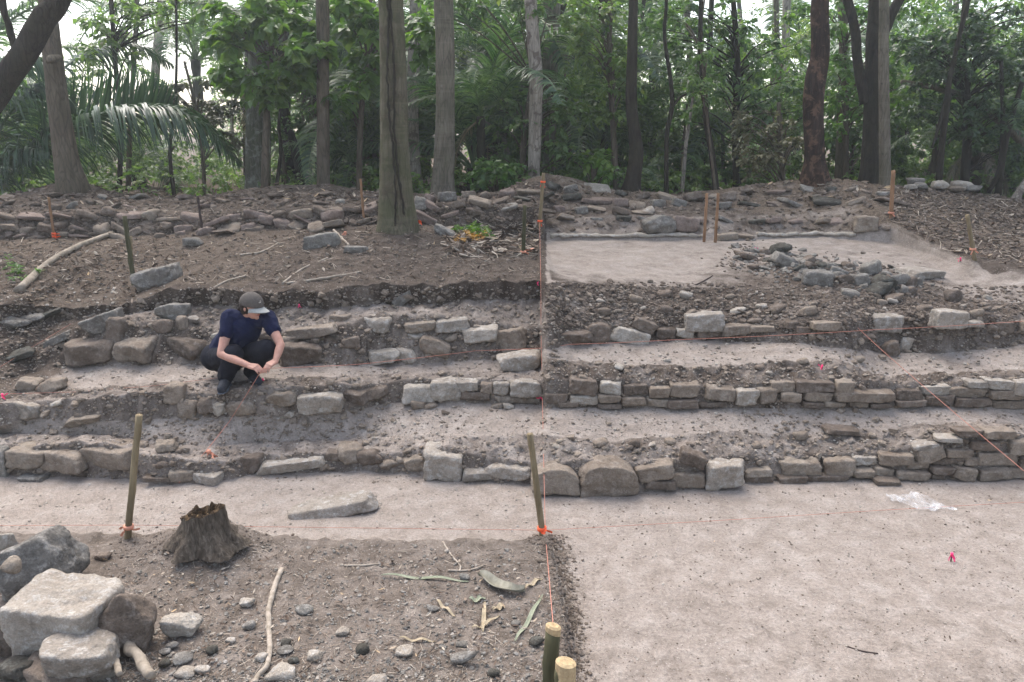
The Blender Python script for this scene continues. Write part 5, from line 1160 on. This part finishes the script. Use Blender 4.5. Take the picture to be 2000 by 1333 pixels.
# ------------------------------------------------------------------ pin flags and tape
def pin(px, py, h, label, big=1.0):
    P = hit(px, py)[0]; root = empty('pin_flag', P, label, 'pin flag', 'pink survey pins'); s = h * mpp(P); V, Q, T = tube([[0, 0, -.02], [0, 0, s * .9], [0, 0, s]], [.003 * big, .003 * big, .006 * big], 8); mb = MB(); mb.add(V, Q, T); obj('nail', mb.mesh('nail'), M['nail'], root)
    ribbon(root, np.array([0, 0, s * .85]), .003 * big, 'pink', int(px), 'ribbon', big * .4)
pin(1857, 1097, 18, 'pink ribbon on a nail standing in the open floor at lower right', 1.5)
pin(1056, 782, 8, 'pink ribbon nail where the centre string meets the middle step', 1.5)
pin(585, 603, 8, 'pink nail head below the dark scarp right of the person')
pin(1605, 722, 8, 'pink ribbon in the earth above the middle wall at right', 1.3)
pin(514, 748, 8, 'pink ribbon nail on the ground under the person\'s hands')
pin(6, 780, 10, 'pink ribbon nail at the left edge of the terrace', 1.6)
pin(1474, 492, 8, 'pink ribbon at the left tip of the grey rubble heap', 1.4)
pin(1050, 560, 8, 'pink nail head beside the centre string on the scarp', 1.0)
pin(1875, 512, 8, 'pink ribbon on the dug edge left of the tilting stake', 1.5)
def tapebit(px, py, label, kind='tape', sz=1.0):
    P = hit(px, py)[0] + [0, -.01, .03]; r_ = empty('flagging_tape', P, label, 'tape'); ribbon(r_, np.zeros(3), .01 * sz, kind, int(px), 'knot', sz * 1.2)
tapebit(821, 436, 'bright orange tape at the right foot of the thickest trunk', 'tape', 1.7)
tapebit(1708, 433, 'small red tape beside the single block at the end of the curb', 'tape', 1.2)
tapebit(675, 459, 'faded orange tape on the slope left of the thickest trunk', 'tape_dull', 1.1)
tapebit(1040, 492, 'pale orange tape lying between cut stake and centre string', 'tape_dull', 1.8)
tapebit(409, 888, 'orange string tangle lying on the lower step above the stump', 'tape_dull', 1.2)

# ------------------------------------------------------------------ sticks and leaves that can be told apart
def stick(label, pts, w, mat='drywood', name='stick', cat='stick', lift=.0, seed=3, n=30):
    P = np.array([hit(px, py)[0] for px, py in pts]); r = w * mpp(P[0]) / 2; P = P + [0, 0, r * .8 + lift]; S = smooth_path(P, n); o0 = S[0].copy()
    V, Q, T = tube(S - o0, r * np.linspace(1.05, .8, n), 10); V = V + (fbm(V + seed, 9, 3) * r * .5)[:, None]; mb = MB(); mb.add(V, Q, T)
    return tag(obj(name, mb.mesh(name), M[mat], None, o0), label, cat)
stick('long weathered log lying on the brown slope at far left', [(38,572),(95,520),(150,488),(220,460)], 15, 'logwood', 'log', 'log')
stick('long pale crooked root lying on the near ground, hooked at its lower end', [(550,1116),(533,1160),(525,1200),(527,1250),(524,1300),(506,1322),(497,1340)], 10, 'drywood', 'root', 'root')
stick('thin branch lying on the slope behind the person\'s cap, pointing right', [(560,556),(640,545),(706,533)], 5)
stick('thin branch rising diagonally right of the person\'s cap', [(552,556),(590,528),(640,506)], 5, seed=4)
stick('bent twig on the slope above the person', [(468,500),(510,494),(545,476)], 4, seed=5)
stick('short straight twig leaning against the small flat stone left of the thickest trunk', [(652,452),(668,468),(682,482)], 5, seed=6)
stick('brown branch low on the slope left of the person', [(405,572),(440,552),(480,540)], 4, seed=7)
stick('thin dark twig lying on the plateau left of the rubble heap', [(1338,565),(1365,555),(1392,540)], 3, 'rod', seed=8)
stick('thin branched twig on the near soil block below its far edge', [(865,1060),(880,1085),(898,1105),(898,1118)], 4, seed=9)
stick('straight pale twig beside the branched one on the near soil block', [(875,1116),(910,1116),(948,1106)], 4, seed=10)
stick('small pale straw on the near ground left of centre', [(672,1107),(710,1106),(745,1103)], 4, seed=11)
stick('thin reddish twig lying on the open floor at lower right', [(1655,1264),(1680,1272),(1715,1278)], 3, 'rod', seed=12)
stick('root stub poking from the near left stone pile towards the bottom edge', [(236,1262),(262,1295),(300,1345)], 22, 'logwood', 'root', 'root', seed=13, lift=.05)
stick('thin curved root hugging the near left stone pile', [(216,1285),(228,1310),(236,1345)], 14, 'logwood', 'root', 'root', seed=14, lift=.06)
def strip(label, pts, w, mat, name='palm_leaflet', cat='leaf', curl=.3):
    P = np.array([hit(px, py)[0] for px, py in pts]); S = smooth_path(P, 14); o0 = S[0].copy(); ww = w * mpp(P[0]) / 2; tg = np.gradient(S, axis=0); V = []
    for i, (p, t) in enumerate(zip(S, tg)):
        s = np.cross(t, [0, 0, 1]); s /= np.linalg.norm(s); f = math.sin(math.pi * (i + .7) / 14.4) ** .6; z = .012 + .01 * math.sin(i * .9)
        for k, q in ((-1, curl), (0, 0), (1, curl)): V.append(p - o0 + s * ww * f * k + [0, 0, z + ww * q * abs(k)])
        for k, q in ((1, curl), (0, 0), (-1, curl)): V.append(p - o0 + s * ww * f * k + [0, 0, z + ww * q * abs(k) - .003])
    Q = [[i * 6 + k, i * 6 + (k + 1) % 6, (i + 1) * 6 + (k + 1) % 6, (i + 1) * 6 + k] for i in range(13) for k in range(6)] + [[0, 1, 4, 5], [1, 2, 3, 4]] + [[13 * 6 + 5, 13 * 6 + 4, 13 * 6 + 1, 13 * 6], [13 * 6 + 4, 13 * 6 + 3, 13 * 6 + 2, 13 * 6 + 1]]
    mb = MB(); mb.add(V, Q); return tag(obj(name, mb.mesh(name, False), M[mat], None, o0), label, cat)
strip('pale green straight leaflet pointing up to the soil edge near the post', [(1006,1256),(1032,1215),(1060,1163)], 9, 'greenstrip')
strip('long faded green leaflet lying across the near soil block', [(745,1127),(830,1132),(915,1138)], 8, 'greenstrip')
strip('big curled dry leaf with pale underside on the near soil block', [(935,1128),(960,1142),(995,1160),(1025,1156)], 26, 'dryleaf', 'dry_leaf', 'leaf', .8)
strip('small curled tan leaf beside the big dry leaf', [(1026,1152),(1042,1142),(1058,1132)], 9, 'tanstrip', 'dry_leaf')
strip('upright tan leaflet crossing another on the near ground', [(943,1238),(945,1210),(947,1176)], 9, 'tanstrip')
strip('slanting tan leaflet under the upright one', [(922,1230),(945,1225),(975,1204)], 8, 'tanstrip')
strip('small green oval leaf above the tan leaflets', [(916,1174),(932,1175),(948,1170)], 12, 'greenstrip', 'dry_leaf')
strip('tan strip lying near the dark round cobble left of centre', [(780,1250),(812,1254),(850,1255)], 7, 'tanstrip')
strip('reddish tan sliver on the near ground below the long green leaflet', [(853,1176),(868,1190),(888,1206)], 7, 'tanstrip')
strip('small yellowish leaf right of the upright tan leaflet', [(962,1196),(975,1190),(985,1186)], 14, 'tanstrip', 'dry_leaf')
lr = np.random.RandomState(8)
C = np.array([hit(lr.uniform(895, 952), lr.uniform(452, 468))[0] + [0, 0, .03 + .05 * lr.uniform()] for _ in range(26)]); V, T, R_ = clumps(C, np.full(26, .09), 18, .06, lr, wid=.25, droop=0)
o = obj('fallen_green_leaves', mesh_from('fallen_green_leaves', V, T, False, {'rnd': R_}), M['leaf_bright']); tag(o, 'small patch of fresh green fallen leaves right of the thickest trunk', 'leaves')
C = np.array([hit(lr.uniform(890, 945), lr.uniform(460, 474))[0] + [0, 0, .02] for _ in range(16)]); V, T, R_ = clumps(C, np.full(16, .08), 9, .06, lr, wid=.3, droop=0)
M['leaf_orange'] = leaf_mat('leaf_orange', [(0, (.25, .12, .04)), (1, (.5, .3, .1))]); o = obj('fallen_orange_leaves', mesh_from('fallen_orange_leaves', V, T, False, {'rnd': R_}), M['leaf_orange']); tag(o, 'orange and yellow withered leaves below the fresh green patch', 'leaves')
leaves_on_ground('dry_palm_debris', 220, poly([(870,448,500),(1050,440,500)]), ls(.05), 51); twigs('palm_debris_twigs', 160, poly([(870,448,500),(1050,440,505)]), ls(.16), .006, 52)

# ------------------------------------------------------------------ stump, floor slab, plastic bag
def stump():
    P = hit(402, 1052)[0]; s = mpp(P); root = empty('tree_stump', P, 'rotten tree stump with a hollow top on the near soil block, left of centre', 'tree stump'); n = 72; rings = []
    a = np.linspace(0, 2 * np.pi, n, endpoint=False); H = 57 * s
    an = np.stack([np.cos(a), np.sin(a), a * 0], 1)
    for f in np.linspace(-.25, 1, 26):
        base = (40 * s) + (22 * s) * max(0, 1 - f) ** 2.2; rid = 1 + (.06 + .06 * (1 - f)) * np.sin(a * 6 + 1) * (1 - f * .5) + .20 * fbm(an * 1.3 + [0, 0, f * .5], 2.5, 4) + .05 * fbm(an * 4 + [0, 0, f * .4], 3, 3)
        top = 1 + .16 * np.sin(a + 2.0) + .12 * fbm(an * 1.1 + 5, 2.2, 3); z = H * f * top
        rings.append(np.stack([np.cos(a) * base * rid, np.sin(a) * base * rid * .85, z], 1))
    V = np.concatenate(rings); V = V + (fbm(V * [1, 1, .3], 28, 3) * .008)[:, None] * np.array([1, 1, 0]); m = 26
    Q = [[i * n + k, i * n + (k + 1) % n, (i + 1) * n + (k + 1) % n, (i + 1) * n + k] for i in range(m - 1) for k in range(n)]
    mb = MB(); mb.add(V, Q); obj('trunk', mb.mesh('trunk'), M['stump'], root)
    top = rings[-1]; c = top.mean(0); lay = [top]
    for f, dz in ((.86, .006), (.72, -.01), (.62, -.05), (.35, -.07), (.1, -.05)):
        q = c + (top - c) * f; q[:, 2] += dz + fbm(q, 22, 3) * .05; lay.append(q)
    V = np.concatenate(lay); Q = [[i * n + k, i * n + (k + 1) % n, (i + 1) * n + (k + 1) % n, (i + 1) * n + k] for i in range(5) for k in range(n)]
    mb = MB(); mb.add(V, Q); obj('hollow_top', mb.mesh('hollow_top'), M['rot'], root)
def stumpmats():
    t = NT('stump_bark'); v = t.coord('Object', (1, 1, .18)); a = t.noise(v, 40, 5, .7, .5); c = t.ramp(a, [(.3, (.035, .027, .020)), (.55, (.11, .088, .068)), (.75, (.23, .195, .155))]); M['stump'] = t.fin(c, .95, t.bump(a, 1.0, .02))
    t = NT('rotten_wood'); v = t.coord('Object'); a = t.noise(v, 38, 5, .8, 1.0); c = t.ramp(a, [(.38, (.022, .015, .010)), (.55, (.07, .045, .025)), (.68, (.24, .16, .08))]); M['rot'] = t.fin(c, .95, t.bump(a, 1.0, .02))
stumpmats(); stump()
put_stone('stone_slab', 648, 988, 158, 40, 'pale', 'rock', -5, 'low irregular white slab lying alone on the pale floor right of the stump', 'stone', dep=.34, n=26, yaw=.1, sink=.30)
stone_on(24, 1108, 42, 38, 3.62, 'buff', 'cobble', 'small round buff cobble resting on the big grey lichened boulder')
def bag():
    t = NT('clear_plastic'); t.fin((.82, .84, .86), .22, None, .6); tb = t.new('ShaderNodeBsdfTransparent'); mx = t.new('ShaderNodeMixShader'); t.l.new(t.ramp(t.noise(t.coord('Object'), 7, 4, .7, .6), [(.40, .05), (.64, .34)]), mx.inputs[0])
    t.l.new(tb.outputs[0], mx.inputs[1]); t.l.new(t.p.outputs[0], mx.inputs[2]); t.l.new(mx.outputs[0], t.n['Material Output'].inputs['Surface'])
    cs = [(1728,968),(1748,974),(1775,968),(1805,972),(1832,986),(1838,992)], [(1728,975),(1745,984),(1772,992),(1800,1003),(1830,1003),(1868,1002)]
    mb = MB(); o0 = hit(1790, 985)[0]; A_, B_ = [smooth_path([hit(a, b)[0] for a, b in pts], 70) - o0 for pts in cs]; w = 22; V = []
    for a, b in zip(A_, B_):
        for j in range(w): V.append(a + (b - a) * (j / (w - 1)))
    V = np.array(V); V[:, 2] += .006 + .045 * np.abs(fbm(V, 8, 4, .6, True)); V = V + np.stack([fbm(V + 3, 11, 3), fbm(V + 9, 11, 3), 0 * V[:, 0]], 1) * .03
    mb.add(V, [[i * w + j, i * w + j + 1, (i + 1) * w + j + 1, (i + 1) * w + j] for i in range(69) for j in range(w - 1)])
    tag(obj('plastic_bag', mb.mesh('plastic_bag'), t.m, None, o0), 'crumpled clear plastic bag lying on the open floor in front of the lower wall', 'bag')
bag()

# ------------------------------------------------------------------ the crouching person
def ball(c, r, axes=None):
    D, Q = CS[10]; V = D * np.array(r if hasattr(r, '__len__') else (r, r, r))
    if axes is not None: V = V @ np.array(axes)
    return V + c, Q
def caps(mb, pts):
    """rounded tapered limb through (point, radius) pairs"""
    for (a, ra), (b, rb) in zip(pts[:-1], pts[1:]):
        a = np.asarray(a, float); b = np.asarray(b, float); d = b - a; L_ = np.linalg.norm(d); u = d / L_; P = []; R = []
        for t in np.linspace(-math.pi / 2 * .97, 0, 6): P.append(a + u * ra * math.sin(t)); R.append(ra * math.cos(t))
        P.append((a + b) / 2); R.append((ra + rb) / 2)
        for t in np.linspace(0, math.pi / 2 * .97, 6): P.append(b + u * rb * math.sin(t)); R.append(rb * math.cos(t))
        V, Q, T = tube(P, R, 18); mb.add(V, Q, T)
def fuse(name, mb, voxel, mat, parent, it=4, dyn=None, o0=None, fac=.5):
    me = mb.mesh('tmp'); ob = bpy.data.objects.new('tmp', me); col.objects.link(ob)
    m = ob.modifiers.new('r', 'REMESH'); m.mode = 'VOXEL'; m.voxel_size = voxel
    s = ob.modifiers.new('s', 'SMOOTH'); s.iterations = it; s.factor = fac
    dg = bpy.context.evaluated_depsgraph_get(); dg.update(); out = bpy.data.meshes.new_from_object(ob.evaluated_get(dg)); out.name = name
    bpy.data.objects.remove(ob)
    n = len(out.vertices); V = np.empty(n * 3, np.float32); out.vertices.foreach_get('co', V); V = V.reshape(-1, 3)
    if dyn is not None:
        N = np.empty(n * 3, np.float32); out.vertices.foreach_get('normal', N); N = N.reshape(-1, 3); V = dyn(V.astype(float), N).astype(np.float32)
    out.vertices.foreach_set('co', V.ravel()); out.polygons.foreach_set('use_smooth', np.ones(len(out.polygons), bool)); out.update()
    return obj(name, out, mat, parent)
def cloth(name, c1, c2, sc=60):
    t = NT(name); v = t.coord('Object'); a = t.noise(v, sc, 4, .7); w = t.noise(v, 9, 3, .6, .6); t.p.inputs['Sheen Weight'].default_value = .0
    return t.fin(t.ramp(a, [(.3, c1), (.7, c2)]), .9, t.bump(w, .5, .02, t.bump(a, .3, .002)))
def person():
    F0 = hit(441, 757)[0]; gy = F0[1]; o0 = F0.copy()
    J = lambda px, py, dy: aty(px, py, gy + dy) - o0
    root = empty('person', o0, 'person in navy t-shirt, dark trousers and grey cap crouching on the terrace, tying string', 'person')
    t = NT('skin'); t.p.inputs['Subsurface Weight'].default_value = .1; t.p.inputs['Subsurface Radius'].default_value = (.01, .004, .002)
    v = t.coord('Object'); skin = t.fin(t.ramp(t.noise(v, 25, 3), [(.3, (.40, .205, .15)), (.7, (.49, .27, .205))]), .55, None, .35)
    navy = cloth('navy_cotton', (.004, .006, .026), (.007, .011, .042)); pant = cloth('dark_trousers', (.004, .0045, .009), (.011, .012, .020)); grey = cloth('grey_cap', (.075, .064, .056), (.11, .096, .086), 90)
    brimm = cloth('pale_cap_brim', (.26, .26, .245), (.36, .36, .34), 90); boot = cloth('boot_leather', (.018, .020, .026), (.045, .048, .058)); hairm = simple('dark_hair', (.010, .007, .006), (.035, .022, .016), 60, .5, stretch=(1, 1, .2)); sole = simple('boot_sole', (.05, .06, .075), (.12, .13, .15), 40)
    hip_r, hip_l = J(420, 698, .30), J(452, 702, .40); kn_r, kn_l = J(456, 692, -.02), J(520, 682, -.02); an_r, an_l = J(441, 739, .03), J(492, 729, .18)
    gl = hit(500, 740)[0] - o0; an_l[2] = max(an_l[2], gl[2] + .08)
    sh_r, sh_l = J(449, 620, .14), J(523, 622, .16); el_r, el_l = J(432, 692, -.05), J(548, 674, -.02); wr_r, wr_l = J(488, 715, -.17), J(538, 706, -.14)
    chest = J(477, 636, .19); belly = J(455, 672, .25); neck = J(484, 614, .16); hc = J(491, 599, .11)
    f = np.array([.87, -.42, -.20]); f /= np.linalg.norm(f); u = np.array([.17, -.06, .98]); u = u - f * u.dot(f); u /= np.linalg.norm(u); s = np.cross(f, u)    # s points to her right
    mb = MB()
    mb.add(*ball(hc + u * .02, (.088, .074, .088), (f, s, u))); mb.add(*ball(hc + f * .028 - u * .035, (.062, .054, .070), (f, s, u)))
    mb.add(*ball(hc + f * .070 - u * .082, (.020, .022, .018), (f, s, u)))                                             # chin
    caps(mb, [(hc + f * .082 + u * .012, .007), (hc + f * .102 - u * .018, .0105)]); mb.add(*ball(hc + f * .094 - u * .021, (.010, .017, .008), (f, s, u)))      # nose
    mb.add(*ball(hc + f * .078 + u * .022, (.012, .045, .009), (f, s, u)))                                            # brow
    for k in (-1, 1):
        mb.add(*ball(hc + f * .066 + s * k * .036 - u * .02, (.018, .018, .017), (f, s, u)))
        mb.add(*ball(hc - f * .006 + s * k * .073 - u * .006, (.017, .007, .028), (f, s, u)))                          # ear
    caps(mb, [(hc - f * .02 - u * .05, .050), (neck - [0, 0, .03], .055)])
    caps(mb, [(neck - [0, 0, .05], .06), (chest, .10), (belly, .10), ((hip_r + hip_l) / 2, .10)]); caps(mb, [(sh_r, .045), (neck - [0, 0, .05], .05), (sh_l, .045)])
    caps(mb, [(sh_r, .048), ((sh_r + el_r) / 2, .045), (el_r, .037), (el_r + (wr_r - el_r) * .35, .038), (wr_r, .0245)])
    caps(mb, [(sh_l, .048), ((sh_l + el_l) / 2, .043), (el_l, .036), (el_l + (wr_l - el_l) * .35, .036), (wr_l, .0235)])
    for h_, k_, a_ in ((hip_r, kn_r, an_r), (hip_l, kn_l, an_l)): caps(mb, [(h_, .07), (k_, .050), (k_ + (a_ - k_) * .35, .045), (a_, .034)])
    pinch = J(513, 720, -.24)
    for w_, e_, side in ((wr_r, el_r, 1), (wr_l, el_l, -1)):
        d = (pinch - w_); Ld = np.linalg.norm(d); d /= Ld; nrm = np.array([0, -.35, .95]); nrm = nrm - d * d.dot(nrm); nrm /= np.linalg.norm(nrm); sd = np.cross(d, nrm) * side
        kc = w_ + d * .062
        fl = (.072, .078, .073, .060)
        for i in range(4):
            off = (i - 1.5) * .0175; K = kc + sd * off + d * (.008 - .004 * abs(i - 1.2)); caps(mb, [(w_ + sd * off * .5, .017), (K, .0125)])
            p = K; dd = d - nrm * .15 - sd * off * 2; seg = fl[i]; rr = .0088 - .0006 * i
            for q, lf in enumerate((.45, .32, .23)):
                dd = dd - nrm * (.38 + .18 * i * .5) ; dd = dd / np.linalg.norm(dd); q_ = p + dd * seg * lf; caps(mb, [(p, rr), (q_, rr * .93)]); p = q_; rr *= .93
        th0 = w_ + d * .018 - sd * .020; th1 = th0 - sd * .020 + d * .026 - nrm * .010; th2 = th1 + d * .030 + sd * .004 - nrm * .012; th3 = th2 + d * .020 + sd * .012 - nrm * .004
        caps(mb, [(th0, .015), (th1, .0115), (th2, .0095), (th3, .0085)])
    body = fuse('body', mb, .0042, skin, root, 3)
    # t-shirt: torso with short sleeves
    mb = MB(); caps(mb, [(neck - [0, 0, .055], .075), (chest + [0, 0, -.02], .145), (belly, .150), ((hip_r + hip_l) / 2 + [0, 0, .04], .140)]); caps(mb, [(sh_r, .066), (neck - [0, 0, .062], .072), (sh_l, .064)])
    for a_, b_ in ((sh_r, el_r), (sh_l, el_l)): caps(mb, [(a_, .066), (a_ + (b_ - a_) * .42, .058)])
    fold = lambda k, am: (lambda V, N: V + (.003 + np.maximum(fbm(V + k, 8, 3, .55, True) * am, -.003))[:, None] * N)
    fuse('t_shirt', mb, .007, navy, root, 3, fold(2, .018))
    mb = MB(); caps(mb, [(hip_r, .120), (hip_l, .118)]); caps(mb, [((hip_r + hip_l) / 2 + [0, 0, .06], .12), ((hip_r + hip_l) / 2, .13)])
    for h_, k_, a_ in ((hip_r, kn_r, an_r), (hip_l, kn_l, an_l)): caps(mb, [(h_, .105), ((h_ + k_) / 2 + [0, 0, .0], .092), (k_, .078), (k_ + (a_ - k_) * .4, .074), (a_ + [0, 0, .02], .064)])
    fuse('trousers', mb, .007, pant, root, 5, fold(8, .014))
    for a_, tx, ty in ((an_r, .02, -.17), (an_l, .09, -.12)):
        mb = MB(); toe = a_ + np.array([tx, ty, 0]); toe[2] = a_[2] - .045; heel = a_ + np.array([-tx * .25, .04, -.035]); caps(mb, [(a_ + [0, 0, .03], .046), (a_ - [0, 0, .02], .045)]); caps(mb, [(heel, .042), ((heel + toe) / 2 + [0, 0, .01], .046), (toe, .040)])
        b_ = fuse('boot', mb, .007, boot, root, 3); mb = MB(); V, Q = ball((heel + toe) / 2 - [0, 0, .032], (.5, .5, .5)); dr = toe - heel; Lb = np.linalg.norm(dr[:2]) + .085; ax = np.array([dr[0], dr[1], 0]) / np.linalg.norm(dr[:2]); ay = np.array([-ax[1], ax[0], 0])
        V = CS[10][0]; V = np.sign(V) * np.abs(V) ** .7; V = V / np.abs(V).max(); V = np.outer(V[:, 0] * Lb / 2, ax) + np.outer(V[:, 1] * .044, ay) + np.outer(V[:, 2] * .013, [0, 0, 1]) + (heel + toe) / 2 - [0, 0, .036]; mb.add(V, CS[10][1]); obj('sole', mb.mesh('sole'), sole, b_)
    # hair gathered behind, cap with curved brim
    mb = MB(); mb.add(*ball(hc - f * .022 + u * .008, (.085, .082, .092), (f, s, u))); caps(mb, [(hc - f * .09 - u * .02, .030), (hc - f * .125 - u * .07, .027), (hc - f * .12 - u * .125, .014)])
    for k in (-1, 1): mb.add(*ball(hc - f * .028 + s * k * .064 - u * .03, (.032, .014, .045), (f, s, u)))
    fuse('hair', mb, .006, hairm, root, 2, lambda V, N: V + (fbm(V * [1, 1, .3], 60, 2) * .004)[:, None] * N)
    D, Q = CS[16]; cc = hc + u * .030; V = D * [.108, .092, .098]; keep = V[:, 2] > -.012; idx_ = np.cumsum(keep) - 1; Qk = Q[keep[Q].all(1)]; Vk = V[keep]; Vk = Vk * (1 + .012 * np.cos(np.arctan2(Vk[:, 1], Vk[:, 0]) * 3))[:, None]
    Vw = Vk @ np.array([f, s, u]) + cc; cap_root = obj('cap', mesh_from('cap', Vw, idx_[Qk], True), grey, root); so = cap_root.modifiers.new('thick', 'SOLIDIFY'); so.thickness = .003; so.offset = -1
    V = []; n1, n2 = 9, 21
    for i in range(n1):
        for j in range(n2):
            a = (j / (n2 - 1) - .5) * 2; th = a * 1.12; r0 = np.array([.106 * math.cos(th), .090 * math.sin(th)]); ext = .082 * (1 - abs(a) ** 2.6) * i / (n1 - 1)
            V.append(cc + f * (r0[0] + ext) + s * r0[1] * (1 + .1 * i / n1) + u * (-.006 - .035 * a * a * (.5 + .5 * i / n1) - .018 * i / (n1 - 1)))
    Qb = [[i * n2 + j, i * n2 + j + 1, (i + 1) * n2 + j + 1, (i + 1) * n2 + j] for i in range(n1 - 1) for j in range(n2 - 1)]
    bo = obj('brim', mesh_from('brim', V, np.array(Qb), True), brimm, cap_root); so = bo.modifiers.new('thick', 'SOLIDIFY'); so.thickness = .004
    mb = MB(); mb.add(*ball(cc + u * .100, (.007, .007, .004), (f, s, u))); obj('button', mb.mesh('button'), grey, cap_root)
    lg = cc + f * .100 + u * .040; mb = MB(); mb.add(*ball(lg + s * .012, (.006, .013, .005), (f, s, u))); mb.add(*ball(lg + s * .006 + u * .009, (.006, .005, .012), (f, s, u))); obj('emblem', mb.mesh('emblem'), M['pale'], cap_root)
    # face
    for k in (-1, 1):
        mb = MB(); mb.add(*ball(hc + f * .079 + s * k * .030 + u * .006, (.007, .012, .005), (f, s, u))); obj('eye', mb.mesh('eye'), hairm, body)
        mb = MB(); caps(mb, [(hc + f * .088 + s * k * .016 + u * .026, .003), (hc + f * .080 + s * k * .044 + u * .026, .0025)]); obj('eyebrow', mb.mesh('eyebrow'), hairm, body)
    lip = simple('lips', (.32, .10, .085), (.40, .14, .115), 40, .5); mb = MB(); caps(mb, [(hc + f * .082 - u * .052 - s * .017, .004), (hc + f * .089 - u * .052, .006), (hc + f * .082 - u * .052 + s * .017, .004)]); obj('mouth', mb.mesh('mouth'), lip, body)
    return pinch + o0
def trunk_vine():
    root = [o for o in scene.objects if str(o.get('label', '')).startswith('thickest trunk')][0]; o0 = np.array(root.location)
    r = np.random.RandomState(4); mb = MB(); rr = []
    for x0, x1 in ((774, 792), (766, 780)):
        P = []
        for i in range(40):
            f = i / 39; px = x0 + (x1 - x0) * (1 - f) ** 1.5 + 3 * math.sin(f * 9 + x0) - 8 * f; p = aty(px, 448 - 455 * f, 10.0); P.append(p + np.array([0, -(24 + 12 * (1 - f)) * mpp(p) * math.sqrt(max(.1, 1 - ((px - 769 - 4 * (1 - f)) / 30) ** 2)) - .01, 0]) - o0)
        V, Q, T = tube(smooth_path(P, 120), .014, 7); V = V + (fbm(V, 9, 3) * .02)[:, None]; mb.add(V, Q, T)
    obj('vine', mb.mesh('vine'), M['b_dark'], root)
trunk_vine()
hp = person()
string('orange string from the person\'s hands to the right, reaching the centre string', [hp, aty(700, 712, hit(700,718)[0][1] - .05), G(930,695,.05), G(1060,688,.04)], .0025)
string('orange string dropping from the person\'s hands to the tangle on the lower step', [hp, G(450,828,.03), G(409,888,.06), G(350,948,.02)], .0025)

# ------------------------------------------------------------------ labels: those still shared are told apart by their order from the left
def order_labels():
    by = {}
    for o in scene.objects:
        if o.parent is None and 'label' in o: by.setdefault(o['label'], []).append(o)
    W_ = ['leftmost', 'second', 'third', 'fourth', 'fifth', 'sixth', 'seventh', 'eighth', 'ninth', 'tenth', 'eleventh', 'twelfth', 'thirteenth', 'fourteenth', 'fifteenth']
    for lab, os_ in by.items():
        n = len(os_)
        if n < 2 or len(lab.split()) > 12: continue
        os_.sort(key=lambda o: o.location.x / max(o.location.y, .1))
        for i, o in enumerate(os_):
            if i == 0: t = 'leftmost of these'
            elif i == n - 1: t = 'rightmost of these'
            elif i < len(W_) and i <= n / 2: t = W_[i] + ' from left'
            elif n - 1 - i < len(W_): t = W_[n - 1 - i] + ' from right'
            else: t = W_[min(i, 14)] + ' from left'
            o['label'] = lab + ', ' + t
order_labels()
